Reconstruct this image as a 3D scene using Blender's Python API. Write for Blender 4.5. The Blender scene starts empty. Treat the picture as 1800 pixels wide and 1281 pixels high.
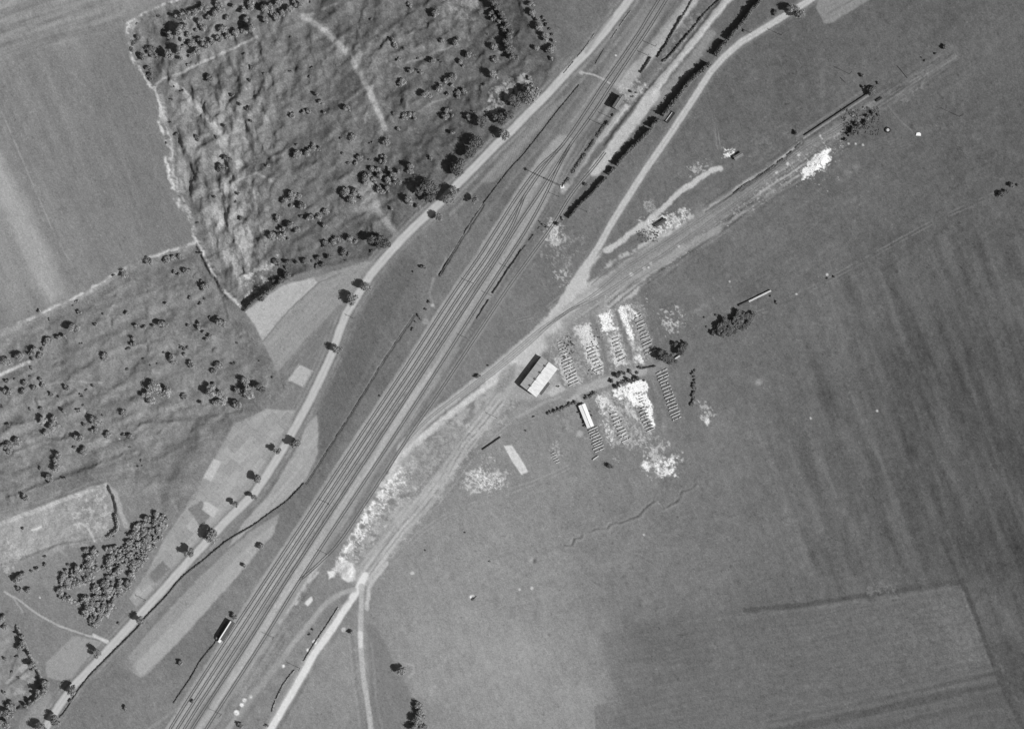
import bpy, math, random
import numpy as np
from mathutils import Vector

random.seed(7); rng = np.random.default_rng(7)
S = 0.42                                  # metres per photo pixel on the ground
scn = bpy.context.scene
C = scn.collection
def W(px, py): return ((px-900.0)*S, (640.5-py)*S)

# ------------------------------------------------------------------ noise
def _hash(ix, iy, seed):
    h = (ix.astype(np.int64)*374761393 + iy.astype(np.int64)*668265263 + seed*2147483647) & 0xFFFFFFFF
    h = ((h ^ (h >> 13))*1274126177) & 0xFFFFFFFF
    h = (h ^ (h >> 16)) & 0xFFFFFF
    return h.astype(np.float32)/float(0xFFFFFF)
def vnoise(x, y, seed=0):
    x0 = np.floor(x); y0 = np.floor(y)
    fx = (x-x0).astype(np.float32); fy = (y-y0).astype(np.float32)
    fx = fx*fx*(3-2*fx); fy = fy*fy*(3-2*fy)
    ix = x0.astype(np.int64); iy = y0.astype(np.int64)
    a = _hash(ix, iy, seed); b = _hash(ix+1, iy, seed)
    c = _hash(ix, iy+1, seed); d = _hash(ix+1, iy+1, seed)
    return (a*(1-fx)+b*fx)*(1-fy)+(c*(1-fx)+d*fx)*fy
def fbm(x, y, scale, octv=4, seed=0, gain=.55):
    s = 0; a = 1.0; t = 0; f = 1.0/scale
    for o in range(octv):
        s = s + a*(vnoise(x*f+o*17.3, y*f-o*9.1, seed+o*31)-.5); t += a; a *= gain; f *= 2.03
    return s/t*2                         # roughly -1..1

# ------------------------------------------------------------------ ground grid, in photo-pixel units on the ground plane
STEP = 1.45
fx_ = np.arange(-90, 1890.1, STEP); fy_ = np.arange(-80, 1361.1, STEP)
def ext(a):
    g = []; d = STEP*4; v = 0.0
    while v < 16000:
        v += d; d *= 1.32; g.append(v)
    g = np.array(g)
    return np.concatenate([a[0]-g[::-1], a, a[-1]+g])
gx = ext(fx_); gy = ext(fy_)
NX, NY = len(gx), len(gy)
X, Y = np.meshgrid(gx, gy)
X = X.astype(np.float64); Y = Y.astype(np.float64)
wx = fbm(X, Y, 9, 3, 5); wy = fbm(X, Y, 9, 3, 77)

# background tone: smooth interpolation between tones sampled over the meadow, film vignette at right painted in
samples = [(0,0,152),(150,20,150),(60,120,132),(220,150,122),(100,260,128),(280,300,118),(20,400,136),(200,400,126),(50,520,134),
(300,40,132),(470,60,126),(600,150,122),(420,260,128),(560,340,124),(760,200,118),(820,80,120),(330,300,130),(660,300,120),(500,440,122),
(60,700,130),(200,600,128),(340,560,126),(300,760,132),(420,680,126),(60,840,130),(60,960,138),(40,1100,124),(120,1250,118),(300,1230,122),(200,1000,126),
(480,600,128),(700,500,112),(640,640,108),(580,800,114),(540,880,112),(420,1020,122),(330,1150,116),(860,330,108),(960,230,112),(1050,60,112),(930,30,106),
(1080,330,112),(1150,330,110),(1200,250,104),(1300,170,98),(1400,120,98),(1500,60,98),(1600,60,96),(1750,60,100),(1780,250,96),(1650,300,96),(1500,330,102),(1350,380,106),
(1250,450,108),(1180,500,112),(1400,480,104),(1600,450,94),(1780,420,92),(1300,650,108),(1450,620,100),(1600,650,86),(1750,640,84),(1450,800,100),(1600,820,88),(1780,800,82),
(1250,780,114),(1100,830,122),(950,800,134),(900,900,134),(1100,950,122),(1250,950,114),(1400,930,106),(1550,940,96),(1700,920,84),(1790,980,80),
(800,1000,134),(950,1050,132),(1100,1050,118),(750,1120,138),(900,1180,144),(1000,1250,140),(1200,1150,104),(1350,1120,100),(1500,1100,104),(1700,1080,98),(1150,1250,108),(1350,1250,104),
(1600,1240,92),(1790,1200,82),(520,1250,130),(560,1200,134),(700,820,132),(860,760,134),(1000,760,130),(1000,470,112),(900,560,118),(820,640,118),(760,700,114),(680,1000,130),(480,1180,124)]
Xc = np.clip(X, -60, 1860); Yc = np.clip(Y, -60, 1340)
num = np.zeros_like(X); den = np.zeros_like(X)
for sx, sy, t in samples:
    w = 1.0/((Xc-sx)**2+(Yc-sy)**2+900.0)**1.6
    num += w*t; den += w
T = (num/den)
T += 6*fbm(X, Y, 70, 4, 11) + 7*fbm(X, Y, 16, 4, 12) + 6*fbm(X, Y, 4.5, 2, 13)
H = np.zeros_like(X)                       # metres
RNG = np.zeros(X.shape, np.int32)          # region id

# ------------------------------------------------------------------ painting helpers (ground colour = albedo pattern, some light and shade painted in)
def win(x0, y0, x1, y1, pad):
    i0 = max(0, np.searchsorted(gx, x0-pad)); i1 = min(NX, np.searchsorted(gx, x1+pad))
    j0 = max(0, np.searchsorted(gy, y0-pad)); j1 = min(NY, np.searchsorted(gy, y1+pad))
    return slice(j0, j1), slice(i0, i1)
def seg_d(x, y, pts):
    best = np.full(x.shape, 1e9); 
    for (ax, ay), (bx, by) in zip(pts[:-1], pts[1:]):
        dx, dy = bx-ax, by-ay; L = dx*dx+dy*dy+1e-9
        t = np.clip(((x-ax)*dx+(y-ay)*dy)/L, 0, 1)
        best = np.minimum(best, (x-ax-t*dx)**2+(y-ay-t*dy)**2)
    return np.sqrt(best)
def inside(x, y, pts):
    r = np.zeros(x.shape, bool); n = len(pts)
    for k in range(n):
        ax, ay = pts[k]; bx, by = pts[(k+1) % n]
        c = ((ay > y) != (by > y))
        if by != ay: r ^= c & (x < (bx-ax)*(y-ay)/(by-ay)+ax)
    return r
def bb(pts):
    a = np.array(pts); return a[:,0].min(), a[:,1].min(), a[:,0].max(), a[:,1].max()
def sm(e0, e1, v):
    t = np.clip((v-e0)/(e1-e0), 0, 1); return t*t*(3-2*t)
def polymask(pts, soft=2, warp=1.5):
    s = win(*bb(pts), soft+warp*2+4)
    x = X[s]+wx[s]*warp; y = Y[s]+wy[s]*warp
    ins = inside(x, y, pts); d = seg_d(x, y, list(pts)+[pts[0]])
    sd = np.where(ins, d, -d)
    return s, sm(-soft, soft, sd), sd
def poly(pts, tone, a=1, soft=2, warp=1.5, rid=None, tex=0, tscale=5, seed=1):
    s, m, sd = polymask(pts, soft, warp)
    t = tone
    if tex: t = tone + tex*fbm(X[s], Y[s], tscale, 3, seed)
    T[s] = T[s]*(1-m*a)+t*m*a
    if rid is not None: RNG[s] = np.where(m > .5, rid, RNG[s])
def strmask(pts, w, soft=1.5, warp=1.0):
    s = win(*bb(pts), w+soft+warp*2+4)
    d = seg_d(X[s]+wx[s]*warp, Y[s]+wy[s]*warp, pts)
    return s, 1-sm(w/2-soft, w/2+soft, d), d
def stroke(pts, w, tone, a=1, soft=1.2, warp=.8, rid=None, tex=0, tscale=5, seed=2, brk=0):
    s, m, d = strmask(pts, w, soft, warp)
    if brk: m = m*sm(-.25, .35, fbm(X[s], Y[s], brk, 3, seed+9)+.1)
    t = tone
    if tex: t = tone + tex*fbm(X[s], Y[s], tscale, 3, seed)
    T[s] = T[s]*(1-m*a)+t*m*a
    if rid is not None: RNG[s] = np.where(m > .5, rid, RNG[s])
def patch(pts, tone, thr=.1, scale=5, a=1, soft=10, seed=3, sharp=.2, stretch=None):
    s, m, sd = polymask(pts, soft*1.5, 6)
    x, y = X[s], Y[s]
    if stretch:
        an, k = stretch; ca, sa = math.cos(an), math.sin(an)
        x, y = (x*ca+y*sa)/k, (-x*sa+y*ca)
    n = fbm(x, y, scale*.8, 5, seed, .72)
    q = sm(thr-sharp, thr+sharp, n-(1-m)*.9)*a
    tv = tone-(22*np.abs(fbm(X[s], Y[s], 2.6, 2, seed+500))+8 if tone > 200 else 0)
    T[s] = T[s]*(1-q)+tv*q
def streaks(pts, ang, amp, wl, lenf=14, soft=30, seed=4):
    s, m, sd = polymask(pts, soft, 3)
    ca, sa = math.cos(ang), math.sin(ang)
    u = (X[s]*ca+Y[s]*sa)/lenf; v = -X[s]*sa+Y[s]*ca
    T[s] += m*amp*fbm(u, v, wl, 3, seed)
def spot(x, y, r, tone, a=1, soft=1.5):
    poly([(x+r*math.cos(t), y+r*math.sin(t)) for t in np.linspace(0, 6.28, 9)[:-1]], tone, a, soft, 1)
def Z(ox, oy, pts, k=2.98): return [(ox+p[0]/k, oy+p[1]/k) for p in pts]

# ------------------------------------------------------------------ polylines taken from the place
MAIN = [(1140,-55),(1106,0),(1068,50),(1034,90),(1000,124),(964,164),(927,201),(900,229),(874,253),(836,292),(806,322),(772,358),(728,399),(702,425),(678,452),(651,484),(630,517),(609,551),(596,584),(584,621),(567,658),(544,705),(524,742),(498,788),(470,833),(447,867),(397,916),(336,981),(279,1045),(219,1110),(161,1173),(131,1203),(104,1240),(81,1277),(40,1345)]
COUNTRY = [(1500,-50),(1420,3),(1350,46),(1303,74),(1272,101),(1249,127),(1219,174),(1192,215),(1165,255),(1135,298),(1101,351),(1074,394),(1056,428),(1034,462),(1011,496),(990,531),(966,572),(948,602),(930,632),(908,664),(880,700)]
SOUTHTRACK = [(880,700),(850,738),(815,777),(779,838),(743,888),(706,927),(669,975),(642,1011)]
SOUTHROAD = [(642,1011),(628,1038),(609,1066),(585,1103),(551,1151),(517,1211),(480,1274),(440,1345)]
BRANCH = [(636,1030),(635,1072),(633,1119),(638,1186),(648,1247),(660,1345)]
CURVE = [(622,1036),(600,1042),(574,1059),(541,1099),(515,1130),(500,1153),(470,1190),(446,1220),(405,1275),(380,1310)]
CHALKPATH = [(1266,296),(1250,302),(1232,313),(1195,337),(1162,369),(1140,387),(1115,405),(1085,428),(1066,440)]
FIELDTRACK = [(812,938),(760,965),(700,1000)]

# ---- NW field
poly([(0,-80),(330,-80),(285,0),(222,42),(228,90),(262,148),(285,215),(300,330),(345,425),(200,482),(0,582),(-90,620),(-90,-80)], 126, .45, 3, 1, tex=3)
streaks([(-90,-80),(260,-80),(215,40),(330,420),(0,580),(-90,600)], math.radians(66), 9, 12, 16, 15, 21)
poly([(150,60),(225,50),(265,150),(290,220),(300,330),(345,425),(260,455),(210,330),(160,180)], 118, .55, 14)
poly([(-20,240),(10,290),(50,370),(85,440),(110,510),(90,535),(60,500),(20,400),(-20,330)], 172, .75, 14, 5)
poly([(20,330),(60,410),(100,470),(130,520),(105,530),(60,470)], 150, .4, 14, 5)
poly([(-20,330),(20,430),(60,540),(20,560),(-30,470)], 146, .6, 15, 5)
stroke([(0,190),(60,330),(95,410),(128,470)], 3, 160, .55, 1.2, .5, brk=14)
stroke([(150,60),(190,170),(250,400)], 2.5, 136, .4, 1.2, .5, brk=14)
streaks([(-60,-60),(300,-60),(220,30),(100,90),(-60,110)], math.radians(-18), 24, 7, 12, 12, 22)
stroke([(0,72),(100,45),(180,16),(230,-10)], 7, 158, .5, 3, 2, brk=10)
# ---- quarry floor and lower rough ground
QUARRY = [(222,42),(262,18),(300,2),(330,-80),(1010,-80),(915,-5),(935,60),(980,102),(955,150),(915,182),(868,232),(800,300),(730,380),(690,415),(650,452),(600,463),(530,478),(490,497),(430,546),(400,520),(372,475),(345,425),(322,370),(303,325),(300,318),(291,283),(296,262),(285,232),(278,215),(285,200),(276,165),(262,148),(235,110),(224,85)]
LOWER = [(-90,622),(0,585),(60,556),(140,518),(200,482),(250,456),(345,425),(372,475),(400,520),(430,546),(470,620),(520,670),(515,690),(440,738),(412,745),(372,808),(335,880),(290,920),(190,852),(120,875),(0,915),(-90,930)]
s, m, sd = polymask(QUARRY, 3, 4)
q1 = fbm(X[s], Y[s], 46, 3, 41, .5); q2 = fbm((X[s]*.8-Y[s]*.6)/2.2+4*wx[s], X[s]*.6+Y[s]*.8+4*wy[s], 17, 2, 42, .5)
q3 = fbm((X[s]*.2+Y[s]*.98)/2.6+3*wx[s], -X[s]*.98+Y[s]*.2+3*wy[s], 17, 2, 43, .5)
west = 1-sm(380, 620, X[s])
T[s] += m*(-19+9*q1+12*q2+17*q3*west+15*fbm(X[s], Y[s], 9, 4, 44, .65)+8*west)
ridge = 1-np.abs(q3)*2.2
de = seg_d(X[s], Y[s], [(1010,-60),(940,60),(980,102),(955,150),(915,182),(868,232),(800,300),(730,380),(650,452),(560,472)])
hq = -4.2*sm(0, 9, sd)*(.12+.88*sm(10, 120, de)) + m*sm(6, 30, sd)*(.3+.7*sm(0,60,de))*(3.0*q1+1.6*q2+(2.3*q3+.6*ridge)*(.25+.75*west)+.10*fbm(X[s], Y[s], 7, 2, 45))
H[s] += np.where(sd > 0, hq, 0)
RNG[s] = np.where(m > .5, 3, RNG[s])
s, m, sd = polymask(LOWER, 3, 3)
q1 = fbm(X[s], Y[s], 46, 3, 51, .5); q2 = fbm((X[s]*.9-Y[s]*.43)/2.8+3*wx[s], X[s]*.43+Y[s]*.9+3*wy[s], 16, 2, 52, .5)
T[s] += m*(-3+9*q1+10*q2+13*fbm(X[s], Y[s], 8, 4, 54, .65))
fade = sm(0, 70, seg_d(X[s], Y[s], [(430,546),(520,680),(440,738),(372,808),(290,920),(190,852),(120,875),(0,915),(-90,930)]))
H[s] += np.where(sd > 0, fade*(-2.6*sm(0, 8, sd)+sm(5, 24, sd)*(2.1*q1+1.3*q2+.10*fbm(X[s], Y[s], 7, 2, 55))), 0)
RNG[s] = np.where(m > .5, 3, RNG[s])
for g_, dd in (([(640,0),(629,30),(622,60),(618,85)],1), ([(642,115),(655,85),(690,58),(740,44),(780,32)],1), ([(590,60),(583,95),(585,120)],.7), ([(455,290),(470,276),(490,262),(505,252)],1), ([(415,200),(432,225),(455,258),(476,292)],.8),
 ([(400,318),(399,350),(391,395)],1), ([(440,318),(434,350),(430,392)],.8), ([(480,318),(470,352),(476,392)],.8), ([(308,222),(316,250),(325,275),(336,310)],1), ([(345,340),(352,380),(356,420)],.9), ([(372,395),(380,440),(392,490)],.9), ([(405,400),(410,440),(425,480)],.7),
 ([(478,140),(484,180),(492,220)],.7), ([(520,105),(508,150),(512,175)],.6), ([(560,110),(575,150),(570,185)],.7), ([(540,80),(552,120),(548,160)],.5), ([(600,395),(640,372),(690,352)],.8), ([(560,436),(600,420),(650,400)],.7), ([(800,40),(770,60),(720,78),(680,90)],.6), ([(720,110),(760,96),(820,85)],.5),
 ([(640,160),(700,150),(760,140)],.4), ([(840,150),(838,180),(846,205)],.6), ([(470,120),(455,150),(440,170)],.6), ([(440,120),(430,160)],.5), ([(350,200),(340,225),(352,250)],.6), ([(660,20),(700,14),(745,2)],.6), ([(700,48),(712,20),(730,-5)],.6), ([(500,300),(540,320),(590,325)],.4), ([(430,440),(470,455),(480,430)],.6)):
    s, m, d = strmask(g_, 8, 6, 5); H[s] -= m*.95*dd; T[s] -= m*4*dd  # gully carved, and its shade painted into the tone
    s, m, d = strmask([(x+6, y+3) for x, y in g_], 8, 6, 5); H[s] += m*.6*dd; T[s] += m*6*dd  # lit ridge beside the gully, brightness painted too
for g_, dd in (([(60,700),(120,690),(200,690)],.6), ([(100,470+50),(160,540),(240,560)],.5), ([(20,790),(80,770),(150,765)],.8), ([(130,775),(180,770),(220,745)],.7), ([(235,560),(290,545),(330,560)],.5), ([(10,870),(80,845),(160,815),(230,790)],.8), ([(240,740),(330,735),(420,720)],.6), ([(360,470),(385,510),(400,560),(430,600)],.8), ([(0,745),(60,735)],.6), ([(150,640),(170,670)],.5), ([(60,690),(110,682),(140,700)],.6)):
    s, m, d = strmask(g_, 9, 6, 5); H[s] -= m*.9*dd; T[s] -= m*4*dd  # same for the lower ground: shade painted into each gully
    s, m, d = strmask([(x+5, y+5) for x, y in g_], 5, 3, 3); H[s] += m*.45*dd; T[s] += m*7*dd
# hummocks and hollows left by the old diggings
hr = np.random.default_rng(31)
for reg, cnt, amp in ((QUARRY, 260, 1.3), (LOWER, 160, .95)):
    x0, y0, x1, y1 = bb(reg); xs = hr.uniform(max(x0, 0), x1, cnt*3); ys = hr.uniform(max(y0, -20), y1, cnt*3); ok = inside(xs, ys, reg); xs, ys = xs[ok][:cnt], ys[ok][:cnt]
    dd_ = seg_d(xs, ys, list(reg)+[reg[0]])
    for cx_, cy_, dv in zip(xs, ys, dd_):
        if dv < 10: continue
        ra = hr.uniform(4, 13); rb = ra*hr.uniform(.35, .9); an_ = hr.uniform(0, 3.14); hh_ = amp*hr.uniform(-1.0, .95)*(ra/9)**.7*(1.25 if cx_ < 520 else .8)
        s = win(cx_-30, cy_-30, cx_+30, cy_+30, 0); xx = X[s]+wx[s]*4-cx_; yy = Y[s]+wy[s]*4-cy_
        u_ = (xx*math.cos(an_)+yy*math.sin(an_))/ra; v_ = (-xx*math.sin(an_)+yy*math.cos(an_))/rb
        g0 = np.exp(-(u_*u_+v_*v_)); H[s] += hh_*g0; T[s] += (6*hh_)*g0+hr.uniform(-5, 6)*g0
patch([(345,120),(480,60),(520,150),(440,300),(350,300),(300,200)], 160, .12, 11, .45, 16, 787, .3); patch([(560,60),(860,0),(860,60),(700,160),(600,130)], 154, .15, 11, .4, 16, 788, .3)
# light soil along the west and north lips, sun-facing brightness painted in
stroke([(222,42),(224,85),(238,112),(262,148),(276,165),(285,200),(278,215),(285,232),(296,262),(291,283),(300,318),(303,330),(322,372),(345,428)], 5, 205, .9, 2, 6, tex=25, brk=14); stroke([(226,90),(242,120),(266,152),(282,175),(290,210),(300,262),(306,318),(330,375),(350,430)], 5, 180, .7, 2, 8, brk=7)
stroke([(285,205),(300,235),(305,270),(316,315),(318,330),(330,372)], 7, 165, .6, 2.5, 3, brk=9)
stroke([(222,42),(262,18),(300,4),(340,-20)], 4, 185, .7, 1.5, 2, brk=8)
stroke([(350,432),(372,478),(392,510),(430,545)], 6, 195, .8, 2, 2, brk=12)
stroke([(-60,604),(0,582),(60,556),(140,518),(200,482),(250,456),(345,425)], 4.5, 192, .75, 1.6, 2.5, tex=20, brk=14)
stroke([(-40,665),(0,658),(30,644),(50,636)], 6, 210, .9, 2, 1)
stroke([(60,680),(120,668),(150,672),(178,672)], 3, 175, .6, 1.5, 1)
poly([(55,620),(140,595),(178,670),(90,672),(60,660)], 124, .7, 4)
patch([(270,150),(440,150),(440,300),(480,420),(430,540),(360,440),(310,330)], 172, .1, 16, .55, 16, 61, .3, (math.radians(80), 2))
patch([(360,310),(440,300),(470,400),(430,540),(370,460)], 190, .05, 14, .6, 14, 62, .3, (math.radians(80), 2.5))
patch([(0,670),(220,660),(200,800),(60,860),(-30,850)], 155, .2, 18, .5, 14, 63, .25)
stroke(Z(0,0,[(1340,190),(1290,215),(1200,260),(1050,320),(930,385),(850,405),(812,440),(808,470)]), 4.5, 172, .8, 1.6, 1.5, tex=12)
stroke(Z(0,0,[(890,430),(940,460),(1010,540),(1060,590),(1110,645),(1140,690),(1180,720)]), 9, 176, .75, 2, 1.5, tex=14)
stroke(Z(0,0,[(1100,1000),(1180,980),(1240,945),(1340,900)])+[(480,320)], 4, 155, .7, 1.6, 1.5)
stroke(Z(450,0,[(0,180),(60,185),(140,130),(260,80),(360,35),(480,0)]), 4, 158, .6, 1.6, 1.5, brk=15)
QP = Z(450,0,[(245,80),(300,115),(360,155),(430,225),(490,290),(530,350),(560,420),(600,490),(630,560),(655,620),(670,670)])
stroke(QP, 13, 150, .6, 4, 3); stroke(QP, 8, 162, .9, 2.5, 2, rid=4, tex=8)
stroke(Z(450,0,[(670,670),(650,720),(640,820)]), 5, 140, .6, 2, 1)
poly(Z(450,0,[(520,250),(560,270),(545,340),(520,320)]), 158, .7, 2)
stroke(Z(450,0,[(600,960),(620,1040),(640,1100),(690,1170),(740,1230)]), 11, 156, .85, 4, 3)
poly(Z(450,0,[(480,970),(600,950),(640,1060),(620,1110),(480,1110),(560,1050)]), 156, .75, 6, 4, tex=10)
patch([(860,150),(930,120),(940,160),(890,190),(850,215)], 185, -.05, 6, .75, 5, 64)
patch([(775,-10),(850,-10),(850,40),(800,40)], 165, .0, 8, .6, 5, 65)
for pts in ([(735,195),(760,180),(790,168)], [(795,80),(740,100),(700,115)], [(640,215),(650,180),(655,150)]):
    stroke(pts, 3.5, 160, .45, 1.5, 2)
patch([(425,480),(490,440),(480,500),(430,540)], 190, .0, 10, .8, 6, 66)
# ring round the big round pit, shaded and sunlit sides painted in
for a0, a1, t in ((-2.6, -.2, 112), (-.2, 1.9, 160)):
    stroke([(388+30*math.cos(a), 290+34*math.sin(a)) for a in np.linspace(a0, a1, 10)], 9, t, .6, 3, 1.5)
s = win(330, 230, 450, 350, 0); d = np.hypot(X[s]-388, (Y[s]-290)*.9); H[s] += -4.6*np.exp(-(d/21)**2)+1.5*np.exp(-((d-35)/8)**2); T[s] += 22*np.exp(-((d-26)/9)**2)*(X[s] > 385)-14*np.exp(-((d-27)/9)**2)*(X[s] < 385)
# terraces south of the rough ground: pale scooped pit with steep east wall
PIT = [(-60,930),(0,917),(60,895),(120,872),(165,855),(188,850),(200,872),(205,900),(210,930),(195,945),(150,952),(100,960),(40,985),(-60,1010)]
s, m, sd = polymask(PIT, 3, 2)
T[s] += m*(24+10*fbm(X[s], Y[s], 14, 4, 71)); H[s] += -3.6*sm(-1, 6, sd)*sm(1025, 925, Y[s]+.3*X[s]) 
H[s] += m*.5*fbm(X[s], Y[s], 12, 4, 72)
RNG[s] = np.where(m > .5, 3, RNG[s])
patch([(120,870),(190,850),(205,930),(150,945),(110,920)], 200, .12, 10, .7, 8, 73)
stroke([(186,852),(203,868),(212,900),(222,925)], 9, 172, .8, 2.5, 2, tex=10)
stroke([(0,920),(60,898),(120,876),(172,855)], 6, 170, .6, 2.5, 2, brk=10)  # sun-facing top edge of the pit painted brighter
stroke([(50,885),(110,868),(170,845)], 3, 150, .5, 1.5, 1)
patch([(-20,960),(30,940),(60,960),(20,1010),(-20,1010)], 205, .1, 8, .7, 8, 74)
patch([(80,960),(120,950),(110,990),(70,985)], 190, .12, 7, .6, 6, 75)
patch([(20,1180),(80,1130),(70,1200),(20,1240)], 165, .05, 12, .6, 8, 76)
patch(QUARRY, 96, .30, 7, .35, 10, 783); patch(LOWER, 98, .30, 7, .4, 10, 784); patch(QUARRY, 152, .34, 9, .35, 10, 785); patch(LOWER, 150, .34, 8, .35, 10, 786)
HOL = [(-60,1120),(5,1090),(30,1100),(42,1125),(52,1150),(68,1180),(80,1205),(74,1222),(50,1242),(10,1252),(-60,1270)]
s, m, sd = polymask(HOL, 3, 3); H[s] += -3.2*sm(-1, 9, sd)*sm(-40, 20, X[s]); T[s] += m*(8+12*fbm(X[s], Y[s], 12, 4, 78)); H[s] += m*1.0*fbm(X[s], Y[s], 18, 2, 79)
stroke([(12,1200),(30,1180),(50,1158)], 5, 172, .7, 2, 2); stroke([(14,1192),(25,1160),(36,1135)], 4, 92, .6, 2, 2); stroke([(15,1205),(35,1188),(52,1170)], 3, 84, .6, 1.5, 2); stroke([(45,1230),(60,1210),(72,1196)], 3, 178, .5, 1.5, 2)
bankq = [(0,930),(40,925),(80,905)]
patch([(0,940),(200,900),(200,960),(60,990),(0,1010)], 176, .1, 9, .5, 12, 781); patch([(90,870),(190,860),(200,930),(130,950)], 118, .2, 8, .5, 10, 782)
stroke([(128,922),(140,920),(152,926),(160,938),(166,950)], 4, 205, .8, 1.6, 2); stroke([(55,932),(70,927)], 4, 225, .8, 1.5, 1); stroke([(78,975),(100,965),(115,975)], 5, 175, .6, 2, 2)
poly([(60,985),(90,965),(130,960),(150,975),(120,1010),(90,1020)], 122, .4, 8, 4)
for k in range(5): stroke([(0-10,905-k*5),(60,888-k*6),(140,862-k*8),(250,846-k*10),(330,838-k*8)], 2.5, 110, .3, 1.2, 1)
stroke([(235,743),(300,737),(350,735)], 11, 108, .6, 3, 2)
stroke([(250,735),(340,715),(440,700)], 3, 112, .5, 1.5, 1)
spot(215,722,18,140,.4,3)
# ---- gardens and strip fields by the main road
def field(pts, tone, a=.92, soft=1.2, tex=5, sc=4, seed=80): poly(pts, tone, a, soft+.9, 1.8, rid=6, tex=tex, tscale=sc, seed=seed)
field([(430,547),(500,500),(551,488),(560,497),(508,545),(462,600),(448,572)], 178)
field([(551,488),(640,460),(668,455),(655,470),(610,528),(500,648),(488,655),(462,600),(508,545),(560,497)], 148)
stroke([(462,600),(508,545),(560,497),(600,480)], 2.5, 118, .7, 1, .5)
field([(598,533),(612,545),(585,600),(560,640),(545,655),(528,640),(497,655),(488,652)], 122)
field([(525,640),(550,652),(533,680),(505,668)], 180)
stroke([(500,668),(528,640)], 1.5, 110, .7, .8, .2)
GARD = [(412,745),(470,718),(520,722),(508,762),(484,800),(455,842),(420,880),(375,925),(330,972),(285,1022),(240,1068),(228,1052),(262,1000),(290,945),(330,885),(372,815)]
field(GARD, 156, 1, 1.5, 4, 5, 81)
s, m, sd = polymask(GARD, 1.2, .4)
u = (X[s]*.66+Y[s]*(-.75)); v = (X[s]*.75+Y[s]*.66)
cell = _hash(np.floor(u/27+.35*np.floor(v/19)).astype(np.int64), np.floor(v/19).astype(np.int64), 5)
T[s] += m*(cell-.45)*20
fur = np.where(cell > .66, np.sin(u*2.4), np.where(cell > .33, np.sin(v*2.2), 0)); T[s] += m*7*fur
fine = np.minimum(np.abs((u/27+.35*np.floor(v/19)) % 1-.5), 1); T[s] -= m*8*(fine > .47)
field([(330,893),(355,880),(372,905),(352,925)], 122); field([(262,1010),(285,985),(300,1000),(272,1025)], 118)
field([(412,850),(430,815),(445,822),(425,860)], 160); field([(360,880),(385,895),(375,910),(355,895)], 190)
field([(358,840),(375,805),(390,812),(372,845)], 190)
field([(540,745),(556,728),(560,760),(558,800),(536,845),(500,880),(468,905),(446,922),(430,938),(400,962),(430,915),(470,872),(505,815),(528,775)], 158, 1, 1.2, 5, 5, 83)
streaks([(540,745),(560,760),(536,845),(446,922),(400,962),(505,815)], math.radians(-50), 14, 3, 16, 3, 84)
field([(492,903),(482,935),(440,985),(390,1042),(340,1098),(300,1142),(262,1182),(245,1190),(228,1178),(216,1164),(260,1112),(300,1068),(350,1015),(400,968),(440,935),(470,915)], 146, 1, 1.5, 4, 5, 85)
field([(486,918),(482,935),(440,985),(390,1042),(300,1142),(245,1190),(228,1175),(330,1070),(410,985),(450,945)], 164, .8, 2, 4, 5, 86)
poly([(200,1160),(235,1110),(300,1040),(340,1000),(216,1164),(228,1178),(215,1175)], 128, .8, 2)
stroke([(208,1145),(230,1175),(245,1215),(260,1260)], 16, 124, .6, 5, 2)
field([(82,1190),(80,1165),(128,1118),(160,1122),(180,1128),(125,1190),(110,1198)], 152, .9, 1.5, 4, 5, 87)
s, m, sd = polymask([(82,1190),(80,1165),(128,1118),(160,1122),(180,1128),(125,1190)], 2, .5)
T[s] += m*9*np.sin((X[s]*.75+Y[s]*.66)*1.9)
poly([(30,1281),(60,1235),(90,1215),(85,1290),(60,1345),(10,1345)], 150, .7, 6)
field([(1434,13),(1440,0),(1475,-70),(1640,-70),(1528,0),(1490,24),(1461,41),(1450,42)], 138, .95, 1.5, 5, 5, 88)
stroke([(1452,25),(1500,0),(1560,-35)], 2, 108, .5, 1, .5)
field([(640,1281),(651,1205),(645,1099),(659,1099),(676,1125),(692,1163),(712,1200),(729,1230),(735,1260),(720,1345),(665,1345)], 110, .7, 3.5, 4, 5, 89)
# light ribbed plot beside the road in the north
field([(868,292),(905,248),(940,212),(968,185),(990,170),(962,215),(930,250),(898,290),(872,318),(852,325),(846,318)], 134, .85, 2, 5, 5, 90)
s, m, sd = polymask([(846,318),(905,248),(968,185),(962,215),(898,290),(868,320)], 2, .5); T[s] += m*8*np.sin((X[s]*.95+Y[s]*.3)*1.7)
poly([(845,320),(870,320),(862,345),(835,355),(825,340)], 100, .7, 3)
# ---- dark damp meadows between road and railway
poly([(702,455),(728,452),(742,480),(700,560),(660,650),(620,740),(585,800),(560,850),(562,760),(560,725),(590,660),(615,610),(640,540)], 100, .8, 4, 2, tex=5)
poly([(740,480),(765,520),(722,570),(668,650),(610,745),(590,800),(620,740),(660,650),(705,560)], 108, .6, 6, 3)
stroke([(722,500),(682,580),(640,660),(600,740)], 9, 116, .5, 4, 2)
patch([(660,560),(720,520),(700,620),(640,690)], 128, .15, 9, .5, 8, 91)
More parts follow.
